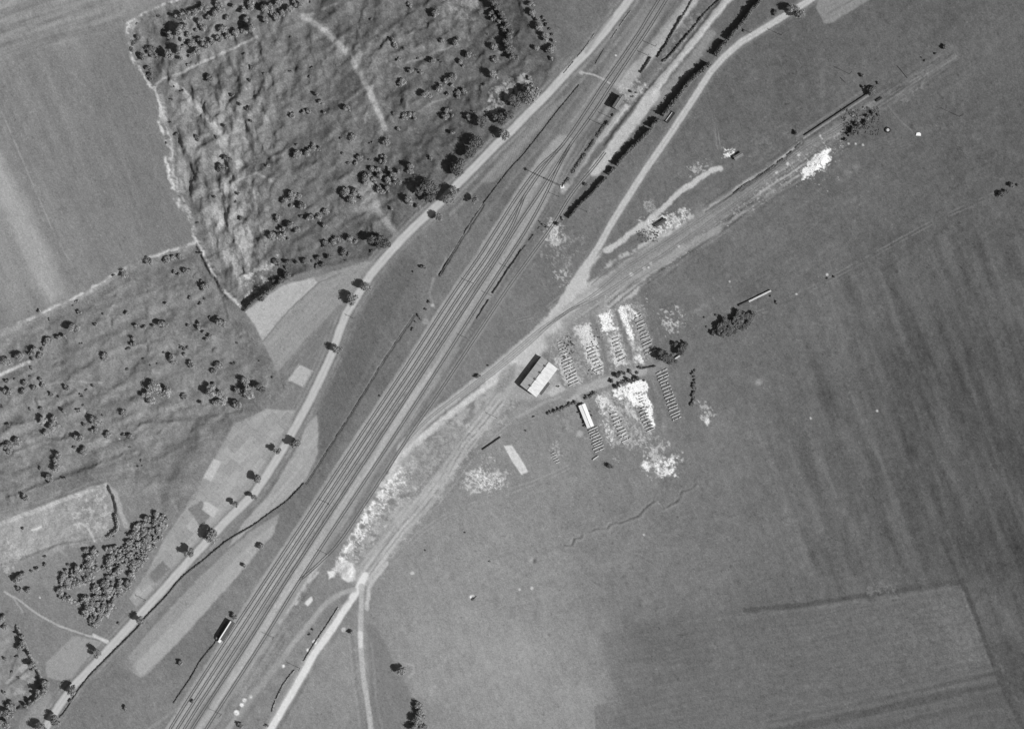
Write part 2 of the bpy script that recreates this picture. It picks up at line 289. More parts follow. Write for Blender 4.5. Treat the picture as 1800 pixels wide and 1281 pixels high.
# ---- right-hand fields
poly([(1053,1112),(1180,1090),(1300,1066),(1500,1046),(1690,1024),(1800,1290),(1820,1345),(1050,1345),(1045,1240),(1087,1232)], 106, .6, 3, 1.5, tex=5)
patch([(1180,1080),(1690,1030),(1760,1200),(1500,1260),(1250,1250)], 126, .2, 5, .28, 30, 92, .3)
patch([(1600,1040),(1690,1030),(1745,1170),(1680,1190),(1650,1100)], 132, .05, 6, .35, 14, 93, .35)
poly([(1090,1085),(1230,1075),(1240,1170),(1130,1160)], 96, .5, 22)
stroke([(1080,1104),(1170,1090),(1260,1078),(1330,1070)], 6, 100, .4, 3, 3, brk=20); stroke([(1310,1072),(1400,1064),(1530,1045),(1700,1020)], 9, 80, .8, 2.5, 2.5, seed=3); stroke([(1690,1020),(1712,1075),(1740,1150),(1765,1215)], 7, 72, .6, 2, 2); stroke([(1670,1035),(1690,1036),(1712,1090),(1738,1165)], 7, 130, .5, 3, 2, brk=6); stroke([(1170,1095),(1300,1083),(1400,1074),(1530,1055),(1680,1034)], 5, 124, .45, 2.5, 2, brk=8); patch([(1500,1070),(1690,1035),(1750,1180),(1600,1200)], 134, .12, 5, .35, 25, 246, .3); patch([(1250,1070),(1690,1030),(1740,1180),(1300,1250)], 84, .35, 4, .35, 25, 247, .25)
stroke([(1530,1036),(1640,1026),(1690,1012)], 5, 88, .6, 2, 2)
stroke([(1690,1020),(1712,1075),(1740,1150),(1765,1215),(1800,1281),(1830,1345)], 8, 78, .7, 2.5, 2)
stroke([(1750,1150),(1780,1215),(1810,1270)], 6, 118, .45, 2, 3, brk=6)
for y0, t, w in ((1270,82,7),(1262,112,5),(1288,78,14),(1300,106,5),(1320,84,10)):
    stroke([(1350,y0),(1550,y0-42),(1752,y0-88)], w, t, .5, 3, 2)
stroke([(1200,1310),(1400,1262),(1600,1220),(1750,1195)], 10, 112, .4, 5, 2)
patch([(1520,1030),(1580,1020),(1575,1045),(1520,1048)], 132, .05, 6, .6, 4, 94)
streaks([(1440,480),(1860,380),(1860,1340),(1820,1281),(1700,1020),(1400,1060),(1330,900)], math.radians(70), 17, 14, 9, 60, 23)
streaks([(1380,430),(1860,300),(1860,1000),(1500,1000)], math.radians(66), 4, 7, 12, 60, 24)
streaks([(1080,300),(1800,0),(1860,400),(1200,640),(1080,500)], math.radians(-33), 6, 5, 6, 60, 25)
patch([(1055,100),(1800,0),(1800,420),(1200,900),(1000,500)], 122, .32, 13, .35, 40, 95, .3)
patch([(760,900),(1300,860),(1500,1000),(1000,1080),(760,1040)], 96, .42, 6, .4, 60, 96, .15)
poly([(1240,1050),(1480,1000),(1600,1010),(1350,1050)], 100, .3, 15)
# ---- tracks over the grass
def ruts(pts, gap=5, tone=140, a=.45, w=1.8):
    a_ = np.array(pts, float); d = np.gradient(a_, axis=0); n = np.stack([-d[:,1], d[:,0]], 1)/np.hypot(d[:,0], d[:,1])[:,None]
    for sg in (-1, 1): stroke([tuple(p) for p in a_+n*sg*gap/2], w, tone, a, .9, .8, brk=16)
ruts([(1241,155),(1250,190),(1258,220),(1264,262)], 5, 150, .6)
ruts([(1860,290),(1800,318),(1640,390),(1460,490),(1360,540),(1250,580)], 6, 132, .65, 2.2); stroke([(1800,318),(1640,390),(1460,490),(1360,540)], 4, 90, .4, 1.5, 1.5, brk=14)
ruts([(1180,620),(1240,560),(1290,500),(1400,420),(1530,300)], 8, 124, .35)
ruts([(1740,0),(1748,60),(1752,140),(1762,200)], 7, 118, .4); ruts([(1690,40),(1706,100),(1712,150)], 6, 118, .4)
ruts([(1780,60),(1782,120),(1790,180)], 7, 118, .35); ruts([(1530,310),(1515,380),(1480,440),(1400,520)], 9, 118, .3)
ruts([(1000,820),(960,840),(900,862),(850,880),(790,902),(740,935),(700,975)], 7, 152, .7, 2.5)
ruts([(1200,1060),(1100,1100),(1000,1120),(900,1140)], 7, 130, .25)
ruts([(900,565),(940,555),(970,535),(985,522)], 5, 150, .6); ruts([(860,940),(920,960),(980,955)], 6, 145, .3)
ruts([(1235,210),(1350,180),(1420,150)], 5, 108, .3); ruts([(955,725),(900,745),(860,775)], 6, 150, .5)
stroke([(1560,185),(1585,215),(1605,232)], 2.5, 126, .6, 1, .5)
stroke([(1446,125),(1446,170)], 8, 122, .5, 3, 2); stroke([(1658,112),(1625,135),(1620,155)], 4, 145, .6, 1.5, 1)
patch([(1320,245),(1395,218),(1402,240),(1340,300),(1310,290)], 124, .1, 9, .5, 6, 97)
stroke([(1320,248),(1360,225),(1400,215)], 2.5, 132, .5, 1, 1, brk=6)
for k in range(7): stroke([(1500+k*9,262+k*2),(1560+k*9,240+k*2)], 2, 118, .35, 1, 1)
for pts, an, am, wl in (([(430,547),(551,488),(560,497),(462,600)],-50,9,2.6), ([(551,488),(668,455),(500,648),(462,600)],-47,10,3), ([(598,533),(612,545),(545,655),(488,652)],-55,12,2.5), ([(486,918),(482,935),(300,1142),(245,1190),(228,1175),(410,985)],-50,8,3), ([(1434,13),(1475,-70),(1640,-70),(1450,42)],-30,9,3),
   (GARD,-48,8,2.5), ([(655,1110),(729,1230),(716,1345),(640,1345)],65,6,4), ([(1055,1112),(1690,1024),(1800,1290),(1050,1345)],-11,7,4), ([(900,900),(1300,860),(1600,1000),(1050,1090),(720,1100)],-20,5,4), ([(740,1110),(1050,1110),(1080,1240),(1040,1345),(740,1345)],70,4,5), ([(-60,-60),(230,-60),(340,420),(0,580)],64,5,3)):
    streaks(pts, math.radians(an), am, wl, 9, 3, 250+int(am))
# ---- main road with verges
stroke(MAIN[:14], 34, 128, .55, 3, 1.5)
stroke(MAIN[11:], 30, 134, .5, 3, 1.5)
off = lambda pts, d: [(p[0]+d*n[0], p[1]+d*n[1]) for p, n in zip(pts, (lambda a: (lambda g: np.stack([-g[:,1], g[:,0]], 1)/np.hypot(g[:,0], g[:,1])[:,None])(np.gradient(a, axis=0)))(np.array(pts, float)))]
for d, t, w in ((13, 146, 4), (-13, 150, 5), (10, 112, 2), (-10, 116, 2)): stroke(off(MAIN, d), w, t, .6, 1.5, 1, brk=30)
for d, t, w in ((20, 150, 3), (-19, 140, 3)): stroke(off(MAIN[10:], d), w, t, .5, 1.2, .8, brk=30)
stroke(off(MAIN[:12], -28), 6, 150, .5, 2, 1); stroke(off(MAIN[:8], 22), 5, 140, .5, 2, 1, brk=20)
stroke(MAIN, 13.5, 184, 1, 1.3, .6, rid=1, tex=8, tscale=9)
for d, t in ((-3.2, 194), (3.2, 194), (0, 174), (-6.2, 166), (6.2, 168)): stroke(off(MAIN, d), 2.0, t, .75, 1, .5, brk=25, seed=int(d)+70)
# ---- country road
stroke(COUNTRY[:16], 22, 128, .6, 3, 2)
poly([(1060,440),(1040,470),(1032,495),(1070,485),(1130,455),(1190,425),(1215,430),(1180,460),(1135,490),(1118,518),(1060,552),(1005,578),(970,602),(955,622),(930,650),(908,652),(880,672),(840,690),(862,655),(905,612),(950,570),(985,525),(1008,490)], 198, .92, 5, 4, rid=5, tex=16, tscale=7)
stroke(COUNTRY, 11, 184, 1, 1.1, .5, rid=2, tex=5)
for d, t in ((-2.6, 192), (0, 168), (2.6, 192), (-5.4, 160), (5.4, 162)): stroke(off(COUNTRY, d), 1.8, t, .6, 1, .6, brk=22, seed=int(d)+170)
stroke(COUNTRY[13:], 15, 186, 1, 2, 1, rid=2, tex=5)
stroke(CHALKPATH, 10, 188, 1, 2, 3.5, rid=4, tex=8)
patch([(1130,352),(1155,352),(1155,375),(1130,375)], 172, -.1, 6, .7, 5, 119)
# ---- railway bed
def line_at(pts): return pts
TA = [(1155,-45),(1143,25),(1127,52),(1095,100),(1060,150),(1034,190),(989,255),(948,294),(910,345),(875,400),(840,455),(795,520),(714,645),(631,770),(480,1000),(400,1122),(318,1250),(262,1345)]
TA[0] = (1190,-50)
TB = [(989,255),(957,294),(922,345),(888,400),(853,455),(808,520),(727,645),(643,770),(492,1000),(412,1124),(331,1250),(272,1345)]
TC = [(922,345),(899,400),(865,455),(820,520),(739,645),(655,770),(504,1000),(424,1126),(343,1250),(286,1345)]
TD = [(1205,-50),(1172,0),(1140,52),(1108,100),(1075,150),(1046,195),(1003,255),(978,294),(945,345),(908,400),(874,455),(832,520),(750,645),(668,770),(517,1000),(438,1126),(357,1250),(298,1345)]
TE = [(1003,255),(982,294),(958,345),(928,400),(893,455),(851,520),(772,645),(691,770),(540,1000),(462,1126),(382,1250),(322,1345)]
TF = [(1064,268),(1045,293),(1005,342),(970,399),(930,455),(884,520),(800,648),(762,705),(718,768),(665,850),(600,948),(553,1010),(500,1092),(440,1160)]
TF = TF[:11]+[(566,985),(527,1020)]
SP = [(640,885),(671,845),(705,788),(750,739),(810,692),(860,654),(900,621),(950,579),(1000,546),(1050,513),(1100,471),(1180,420),(1237,382),(1300,337),(1385,281),(1420,256),(1480,221),(1530,186)]
SQ = [(1000,546),(1050,523),(1100,491),(1180,438),(1257,383),(1310,345),(1365,298),(1385,281)]
SR = [(810,700),(860,662),(900,630),(935,600),(965,572),(1000,546)]
def _unused(p, q, k): 
    n = min(len(p), len(q)); return [(p[i][0]*(1-k)+q[i][0]*k, p[i][1]*(1-k)+q[i][1]*k) for i in range(n)]

stroke(TA[:7], 22, 128, .7, 3, 1, rid=7); stroke(TD[:7], 16, 132, .7, 3, 1, rid=7)
stroke([(1143,25),(1095,100),(1060,150),(989,255)], 34, 136, .6, 4, 1); stroke([(1150,40),(1110,100),(1080,150)], 5, 160, .6, 1.5, .8); stroke([(1128,40),(1088,100),(1052,150),(1005,215)], 3, 158, .6, 1.2, .8); stroke([(1000,250),(975,300),(935,355),(905,400),(860,465),(830,510)], 8, 160, .7, 2, .8)
stroke(TB, 36, 156, .95, 3, 1, rid=7, tex=6); stroke(TD[6:], 14, 126, .9, 2, .6, rid=7, tex=5)
stroke(TE, 16, 148, .9, 2.5, .8, rid=7, tex=5)
mid = [((a[0]+b[0])/2, (a[1]+b[1])/2) for a, b in zip(TD[7:], TE[1:])]
stroke(mid, 12, 168, .95, 1.6, .6, rid=7, tex=8); stroke(mid[:6], 14, 148, .8, 2, .6)
stroke([(p[0]+11, p[1]) for p in TE[4:]], 7, 148, .8, 1.8, .8, brk=40)
stroke([(p[0]-8, p[1]) for p in TA[9:]], 3, 152, .7, 1.2, .5, brk=30)
for tr, dx in ((TA, 5.5), (TB, 5.5), (TC, 6)): stroke([(p[0]+dx+.5, p[1]) for p in tr[-9:]], 2.4, 172, .55, 1.0, .4, brk=25)
stroke(TF[:11], 10, 142, .8, 2.5, 1, rid=7, tex=5); stroke(TF[1:8], 4, 150, .6, 1.2, .6, brk=30)
for tr in (TA, TB, TC, TD, TE): stroke(tr, 5.0, 138, .3, 1.2, .3)
stroke([(975,350),(985,320),(997,293),(1030,245)], 5, 132, .6, 1.5, .5); stroke([(990,320),(1003,294),(1036,245)], 1.6, 150, .6, .8, .3)
# worn band running along the sidings to the upper right
def offp(pts, d):
    a = np.array(pts, float); g = np.gradient(a, axis=0); n = np.stack([-g[:,1], g[:,0]], 1)/np.hypot(g[:,0], g[:,1])[:,None]; return [tuple(p) for p in a+n*d]
SPX = [(1000,546),(1050,513),(1100,471),(1180,420),(1237,382),(1300,337),(1385,281),(1420,256),(1480,221),(1530,186),(1590,146),(1640,112),(1672,88)]
stroke(offp(SPX[:5], 14), 50, 150, .4, 10, 6, tex=10, brk=30); stroke(offp(SPX[:8], 14), 46, 128, .6, 6, 4, tex=8); stroke(offp(SPX[7:], 4), 26, 112, .7, 5, 4, tex=7)
for d_, w_, t_, a_, i0, i1 in ((-16,2,88,.8,1,8),(24.5,1.8,92,.8,1,8),(31,1.8,94,.8,1,7),(2,1.8,96,.7,8,12),(12,1.8,88,.8,8,13),(-9,4,182,.8,1,8), (9,3.5,174,.8,1,9), (17,2,90,.8,1,7), (22,4,172,.75,1,8),(19.5,2,84,.85,1,8),(5.5,1.4,90,.6,2,9),(13,1.6,92,.6,1,8),(-5,1.4,88,.6,2,9), (28,2.5,88,.85,1,7), (33,4.5,170,.7,1,7),(36,1.8,92,.55,1,6), (38,2.8,88,.85,1,7), (44,3,146,.5,1,6), (-14,2.5,104,.6,2,9), (-3.5,1.6,150,.6,7,11), (4,2.5,146,.6,7,12), (10,3,138,.6,8,13), (-6,2,92,.5,9,13), (0,3,136,.6,9,13), (14,4,140,.5,9,13), (-12,2,88,.6,9,13), (7,1.5,90,.6,9,12)):
    stroke(offp(SPX[i0:i1], d_), w_, t_, a_, 1.0, 1.0, brk=45, seed=int(d_)+60)
streaks(offp(SPX[:9], -12)+offp(SPX[:9], 48)[::-1], math.radians(-34), 24, 3.2, 14, 5, 232)
patch(offp(SPX[1:9], -14)+offp(SPX[1:9], 46)[::-1], 205, .3, 4, .75, 8, 233)
patch([(1540,170),(1660,85),(1670,100),(1560,185)], 84, .1, 4, .5, 5, 234); patch([(1560,190),(1640,120),(1660,115),(1600,180)], 142, .1, 5, .5, 5, 235)
streaks([(960,290),(1010,290),(930,440),(800,650),(560,1010),(400,1345),(250,1345),(310,1240),(480,985),(640,740),(790,510),(880,380)], math.radians(-57), 20, 2.6, 26, 5, 236)
streaks([(1180,-40),(1250,-40),(1080,200),(980,330),(930,330),(1040,180)], math.radians(-56), 14, 2.6, 20, 5, 237)
streaks(offp(SPX[7:], -14)+offp(SPX[7:], 24)[::-1], math.radians(-34), 22, 3, 12, 5, 239)
patch(offp(SPX[1:6], -22)+offp(SPX[1:6], 52)[::-1], 196, .5, 6, .55, 8, 243, .25); patch(offp(SPX[0:6], -26)+offp(SPX[0:6], 50)[::-1], 92, .42, 3.4, .5, 8, 244)
# siding bed, chalky and bright
stroke(SP[9:], 16, 130, .7, 4, 2); stroke(SQ, 14, 132, .7, 4, 2)
stroke(SP[9:13], 40, 152, .35, 12, 4)
stroke([(1020,522),(1080,505),(1150,470),(1200,440),(1260,405)], 14, 156, .7, 4, 3)
stroke([(1100,495),(1170,460),(1230,418),(1300,378),(1360,335)], 5, 154, .7, 2, 1.5, brk=20)
stroke([(1110,503),(1180,462),(1240,425),(1290,395)], 3, 100, .6, 1.2, 1, brk=14)
stroke([(1060,470),(1100,447),(1140,425),(1180,405),(1215,380)], 8, 200, .7, 2.5, 3, brk=9)
stroke(SP[2:10], 15, 176, .9, 3, 2, rid=7, tex=12)
stroke([(905,640),(870,668),(820,706),(770,745),(735,775),(700,808),(672,850)], 12, 202, .95, 3, 2.5, tex=18)
stroke([(680,870),(740,790),(770,760),(830,715),(870,690)], 22, 176, .7, 4, 5, tex=18, brk=10)
SCRUFF = [(700,800),(760,755),(800,735),(830,745),(800,800),(760,850),(720,900),(680,930),(640,985),(610,1030),(570,1010),(610,950),(650,880)]
patch(SCRUFF, 158, -.15, 16, .7, 10, 101); patch(SCRUFF, 190, .12, 7, .75, 8, 102); patch(SCRUFF, 104, .3, 6, .6, 8, 107)
stroke([(725,800),(690,840),(668,870),(645,905),(625,940),(605,975),(590,1000)], 15, 206, .8, 5, 7, tex=18, brk=6)
patch([(730,795),(690,830),(650,880),(600,960),(580,1000),(600,1010),(640,950),(690,880),(740,820)], 240, .05, 4, .9, 6, 106)
stroke([(705,822),(668,868),(640,912),(612,958),(598,985)], 4, 240, .9, 1.8, 5, brk=5)
for x, y, r in ((680,830,4),(662,878,4),(648,900,4),(636,925,5),(620,945,5),(603,975,4),(585,988,6),(688,882,7),(705,895,5),(687,930,4)): spot(x, y, r, 118, .85, 2)
poly([(605,985),(620,988),(627,1005),(625,1020),(612,1024),(601,1015),(601,995)], 212, .95, 2, 2, tex=14, tscale=4)
poly([(575,1003),(588,1003),(588,1014),(578,1018)], 225, .95, 2, 2); poly([(590,988),(602,990),(600,1000),(588,998)], 200, .7, 2, 2)
stroke([(560,1003),(545,1020),(530,1040),(520,1060)], 6, 190, .85, 2, 1.5, brk=9); stroke([(575,975),(555,1000),(535,1028),(510,1068),(490,1095)], 5, 178, .8, 1.8, 1, brk=40)
poly([(534,1060),(548,1048),(550,1055),(540,1066)], 225, .9, 1.5, 1.5)
# ---- south tracks
stroke(SOUTHTRACK, 30, 164, .85, 5, 2, rid=5, tex=8); stroke([(720,905),(690,945),(660,985),(640,1015)], 36, 160, .8, 6, 3, rid=5, tex=6)
for d, t, w_ in ((-9, 176, 4), (-5, 128, 2), (-1, 174, 3.5), (3, 130, 2), (7, 172, 3.5), (11, 136, 2), (14, 160, 2.5)): stroke(off(SOUTHTRACK, d), w_, t, .75, 1, 1.5, brk=30, seed=int(d)+90)
streaks([(870,700),(900,720),(800,840),(740,930),(650,1030),(620,1010),(690,900),(780,800)], math.radians(-52), 26, 3, 18, 6, 238)
patch([(850,700),(910,690),(960,720),(860,780),(800,860),(740,935),(690,990),(650,1040),(600,1030),(680,960),(740,880)], 182, .18, 6, .6, 14, 245, .25)
stroke([(905,735),(860,775),(835,800),(800,850),(740,925)], 2, 165, .6, 1, 1.5, brk=20); stroke([(850,725),(800,790),(745,868)], 3, 178, .6, 1.2, 1.5, brk=25)
stroke([(600,870),(640,0)], .1, 100, 0)
poly([(700,890),(735,870),(760,850),(720,905),(700,925),(685,905)], 178, .5, 6, 4)
stroke([(680,990),(655,1020),(648,1035),(645,1070)], 7, 180, .9, 2, 2.5)
stroke(SOUTHROAD, 13, 214, 1, 2, .8, rid=2, tex=6); stroke(off(SOUTHROAD[2:], 11), 4, 150, .6, 2, .8); stroke(off(SOUTHROAD[2:], 8), 2, 175, .6, 1, .5)
stroke(off(SOUTHROAD[3:], -12), 5, 108, .6, 2, 1, brk=20)
stroke(BRANCH, 9, 170, .95, 2, 1, rid=4, tex=14); stroke([(618,1095),(624,1180),(640,1281),(650,1345)], 5, 118, .6, 2, 1)
stroke([(612,1100),(620,1190),(632,1270)], 4, 148, .5, 1.5, 1); stroke([(653,1130),(662,1230),(672,1281)], 4, 138, .5, 1.5, 1)
stroke([(633,1112),(634,1135)], 9, 215, .8, 2, 2); spot(604,1106,4,210,.8,1.5)
stroke(CURVE, 9, 158, .9, 2.5, 1, rid=4, tex=6); stroke([(605,1052),(575,1080),(545,1120)], 14, 118, .6, 4, 2)
stroke([(500,1153),(470,1190),(440,1225),(420,1260)], 14, 140, .6, 4, 2)
for x, y, r in ((430,1230,4),(425,1238,4),(416,1252,5),(441,1224,3),(541,1142,3),(553,1128,4),(498,1170,3)): spot(x, y, r, 235, .95, 1.5)
stroke([(335,1230),(305,1250),(260,1281)], 5, 144, .6, 2, 1.5)
patch([(450,1120),(510,1060),(560,1040),(500,1150),(440,1250),(400,1281),(380,1281)], 150, .1, 10, .5, 10, 103)
stroke([(8,1040),(35,1055),(60,1075),(100,1098),(140,1112),(160,1118),(190,1126)], 3.5, 176, .85, 1.2, .8); stroke([(165,1116),(188,1128)], 6, 210, .8, 1.5, 1); stroke([(22,1048),(40,1075)], 3, 170, .6, 1.2, 1)
# ---- strips east of the line (old bed and banks)
stroke([(1250,-50),(1205,15),(1165,65),(1130,108),(1095,150)], 22, 168, .9, 3.5, 2, tex=8)
stroke([(1300,-50),(1262,0),(1225,48),(1190,92),(1150,138),(1110,185),(1082,222),(1060,252),(1040,280)], 9, 108, .7, 3, 2)
stroke([(1310,-40),(1278,0),(1245,40),(1215,78),(1180,118),(1145,165),(1120,200)], 14, 188, .9, 3, 2.5, tex=10)
stroke([(1250,60),(1215,110),(1180,150),(1150,180)], 16, 152, .7, 4, 3, tex=10)
stroke([(1150,165),(1120,205),(1092,240),(1062,280),(1045,300)], 21, 186, .95, 3, 2, tex=8)
stroke([(1100,190),(1070,225),(1045,255),(1015,300),(990,335)], 10, 172, .85, 3, 3, tex=8)
stroke([(1092,215),(1060,258),(1035,290)], 7, 104, .6, 2.5, 2)
stroke([(1062,215),(1040,252),(1020,285),(1000,318)], 9, 98, .6, 3.5, 2)  # shade of the bank painted as a dark strip
stroke([(1070,190),(1055,212)], 8, 165, .6, 2, 1)
stroke([(1025,128),(1045,132),(1062,140),(1072,147)], 3, 182, .85, 1, .5); spot(1022,128,4,180,.8); poly([(1080,150),(1095,135),(1110,150),(1125,165),(1110,178),(1090,165)], 160, .75, 4, 3)
patch([(1085,150),(1130,130),(1150,160),(1120,190),(1085,195)], 188, .12, 6, .75, 5, 104)
patch([(1190,40),(1250,0),(1230,80),(1150,170),(1110,190)], 168, .12, 8, .5, 8, 105)
stroke([(1075,30),(1050,62),(1030,92)], 5, 142, .7, 2, 1); stroke([(1100,25),(1082,62),(1065,95)], 4, 132, .6, 2, 1)
spot(1083,98,1.8,230,.9,.8)
stroke([(812,425),(845,385),(880,345),(905,300)], 5, 128, .5, 2, 1); stroke([(1022,158),(990,200),(960,245),(925,285),(890,330)], 5, 134, .5, 2, 1.5)
stroke([(762,490),(755,515),(763,540)], 4, 160, .6, 1.5, 1); spot(760,537,3,225,.8,1.2); spot(748,565,6,170,.5,2)
poly([(742,430),(760,500),(765,540),(745,560),(730,480)], 128, .4, 5, 3)
# ---- chalk and rubble patches
patch([(960,380),(990,385),(1000,430),(975,440),(950,425)], 206, -.05, 6, .85, 8, 111); patch([(962,385),(985,392),(992,425),(970,432)], 244, .12, 3.5, .85, 5, 172)
patch([(950,400),(1045,400),(1035,450),(1000,500),(960,470),(925,470)], 168, .22, 7, .6, 12, 112)
patch([(960,450),(1010,480),(1000,520),(975,500)], 200, .15, 6, .7, 8, 113)
patch([(1120,385),(1200,360),(1225,375),(1200,395),(1150,425),(1125,415)], 208, -.05, 5, .85, 8, 114); patch([(1122,388),(1205,365),(1212,392),(1150,420)], 246, .15, 3.5, .85, 5, 173)
patch([(1200,290),(1260,275),(1250,300),(1215,315)], 185, .12, 5, .8, 5, 115)
patch([(1270,262),(1292,262),(1292,278),(1272,280)], 245, -.1, 3.5, .95, 4, 116)
HEAP = [(1414,302),(1416,290),(1430,278),(1443,266),(1455,262),(1462,270),(1460,282),(1448,290),(1436,296),(1424,306),(1412,318)]
patch(HEAP, 252, -.35, 5, 1, 3, 117); patch([(1405,300),(1470,262),(1462,290),(1425,322),(1408,315)], 240, .12, 3.5, .9, 4, 118)
patch([(1300,340),(1440,240),(1430,270),(1330,350)], 210, .42, 4.5, .85, 4, 119)
for x, y, r in ((1442,239,2),(1445,243,2),(1404,272,3),(1384,288,3),(1365,303,3),(1376,278,1.6),(1356,335,5),(1132,471,3),(1193,433,2.5),(1140,470,2),(1144,463,3),(1110,483,4),(1492,253,1.8),(1504,253,2),(1517,255,2),(1474,315,6),(1490,303,7),(1505,293,7),(1283,495,2),(725,1007,3.5),(914,1036,2),(935,1033,3),(1132,940,2),(70,1050,2),(1542,722,2.4),(1425,735,2),(1400,517,2),(1454,483,2.5),(935,988,5),(208,772,1.6),(830,1048,4),(829,1050,3)):
    spot(x, y, r, 214 if r < 5 else 150, .8 if r < 5 else .35, 1 if r < 5 else 4)
patch([(1500,185),(1545,190),(1535,215),(1490,235),(1480,225)], 190, .25, 3.5, .8, 5, 120)
patch([(1475,215),(1500,190),(1548,185),(1540,215),(1495,240)], 66, -.05, 6, .7, 5, 121)
patch([(1130,420),(1170,440),(1160,455),(1120,450)], 160, .2, 6, .5, 6, 122)
# timber yard / brick drying yard between the shed and the groves
YARD_N = [(957,590),(1000,572),(1050,552),(1100,530),(1125,520),(1150,620),(1150,640),(1100,655),(1040,672),(1010,690),(985,660),(960,620)]
poly(YARD_N, 132, .7, 6, 3, tex=14); patch(YARD_N, 176, .12, 4, .7, 6, 129)
YARD_S = [(1045,690),(1080,680),(1100,690),(1140,740),(1165,770),(1120,790),(1070,790),(1060,760)]
patch(YARD_S, 184, .02, 4, .8, 8, 128); patch([(940,600),(1130,530),(1170,620),(1170,690),(1200,760),(1100,810),(1020,790),(960,740)], 168, .2, 9, .45, 20, 127, .3)
def strip(p, q, w, t=240, thr=-.1, sc=4, a=.92, seed=130, sh=.28):
    (x0, y0), (x1, y1) = p, q; d = math.hypot(x1-x0, y1-y0); nx, ny = -(y1-y0)/d*w/2, (x1-x0)/d*w/2
    patch([(x0+nx, y0+ny), (x1+nx, y1+ny), (x1-nx, y1-ny), (x0-nx, y0-ny)], t, thr, sc, a, 4, seed, sh)
strip((1020,572),(1054,655),24, 232, -.3, 4, .8, 131); strip((1028,570),(1045,610),20, 232, -.2, 4, .85, 132); strip((1047,600),(1062,655),6, 232, -.2, 4, .9, 133)
strip((985,622),(1010,678),30, 215, -.12, 4, .85, 134); strip((975,600),(1000,630),22, 170, .1, 4, .6, 135)
strip((1060,550),(1072,582),22, 252, -.3, 5, 1, 136); strip((1070,545),(1088,585),10, 250, .05, 4, .9, 137); strip((1078,585),(1092,645),26, 226, -.12, 4, .9, 138)
strip((1090,540),(1112,595),13, 253, -.35, 5, 1, 139); strip((1098,540),(1118,560),22, 245, -.05, 4, .9, 140); strip((1110,590),(1130,640),16, 225, .02, 4, .85, 141); strip((1125,530),(1140,600),20, 190, .25, 3.5, .7, 142)
strip((1120,625),(1132,640),14, 245, -.2, 4, .9, 143)
stroke([(1040,560),(1060,610),(1068,660)], 9, 120, .8, 3, 1.5); stroke([(1085,550),(1102,600),(1110,630)], 7, 112, .7, 2, 2)
stroke([(1045,575),(1064,640)], 2, 140, .5, 1, .5)
patch([(1140,540),(1200,530),(1215,570),(1180,600),(1150,575)], 215, .15, 5, .8, 10, 144); strip((1175,565),(1195,572),16, 240, .05, 4, .85, 145)
patch([(1160,570),(1290,500),(1280,520),(1175,600)], 150, .1, 8, .4, 8, 146)
# lane through the yard
LANE = [(905,735),(940,705),(975,692),(1020,686),(1060,672),(1095,662),(1130,652),(1165,645)]
stroke(LANE, 20, 140, .7, 5, 2); stroke(LANE[3:7], 15, 168, .85, 3, 2, rid=5, tex=8); stroke([(1000,705),(1014,695),(1022,705)], 8, 178, .7, 3, 1); stroke([(905,735),(930,722),(955,708),(985,698)], 5, 165, .6, 2, 1)
poly([(905,640),(935,650),(975,650),(985,670),(985,690),(960,700),(915,705),(880,700),(870,680)], 160, .8, 5, 3, tex=10); poly([(960,690),(985,672),(995,685),(970,697)], 186, .8, 3, 2)
patch([(850,690),(900,700),(900,760),(860,770)], 156, .05, 12, .5, 10, 147)
poly([(893,640),(908,640),(905,660),(885,690),(870,690),(875,660)], 130, .6, 4, 2)
# white spread south of the lane
WHITE = [(1078,683),(1100,675),(1118,668),(1135,665),(1140,680),(1138,700),(1148,715),(1152,735),(1150,752),(1138,735),(1128,718),(1115,715),(1100,700),(1088,698),(1078,692)]
patch(WHITE, 253, -.3, 6, 1, 3, 150)
strip((1050,695),(1065,730),16, 244, -.12, 4, .9, 151); strip((1060,700),(1088,730),14, 244, -.05, 4, .9, 152); strip((1063,740),(1078,775),18, 240, .0, 4, .9, 153); strip((1078,715),(1100,772),12, 225, -.05, 4, .8, 154)
strip((1095,705),(1130,750),14, 225, -.02, 4, .8, 155); patch([(1060,770),(1110,760),(1150,745),(1160,770),(1100,790),(1070,790)], 170, .22, 4, .6, 8, 156)
stroke([(1108,735),(1125,748),(1132,762)], 6, 128, .6, 2, 2); stroke([(1142,672),(1152,710),(1160,740)], 8, 112, .7, 2.5, 1.5); stroke([(1038,715),(1048,745),(1060,790)], 5, 120, .6, 2, 1.5)
patch([(1120,780),(1170,765),(1205,800),(1190,840),(1150,848),(1125,830)], 215, .05, 7, .8, 12, 157); strip((1132,808),(1142,830),11, 252, -.3, 5, .95, 158); patch([(1150,800),(1195,800),(1190,838),(1150,840)], 246, -.1, 6, .95, 8, 159)
patch([(1215,700),(1245,700),(1265,735),(1245,755),(1225,740)], 210, .05, 6, .75, 10, 160); spot(1243,740,5,232,.85,2); spot(1333,672,6,170,.6,3)
patch([(960,720),(1005,730),(1025,760),(1010,780),(985,760)], 165, .12, 7, .5, 10, 161); spot(1019,762,6,205,.5,3)
patch([(965,770),(985,770),(995,800),(980,820),(960,810)], 205, .1, 4, .6, 8, 162); patch([(1070,800),(1095,795),(1095,815),(1072,820)], 205, .15, 4, .7, 6, 163)
patch([(810,830),(845,815),(880,820),(898,830),(895,855),(870,868),(830,872),(808,858)], 212, .0, 5, .85, 8, 164); patch([(815,830),(845,822),(893,835),(890,855),(850,866)], 246, .15, 3.5, .85, 6, 171)
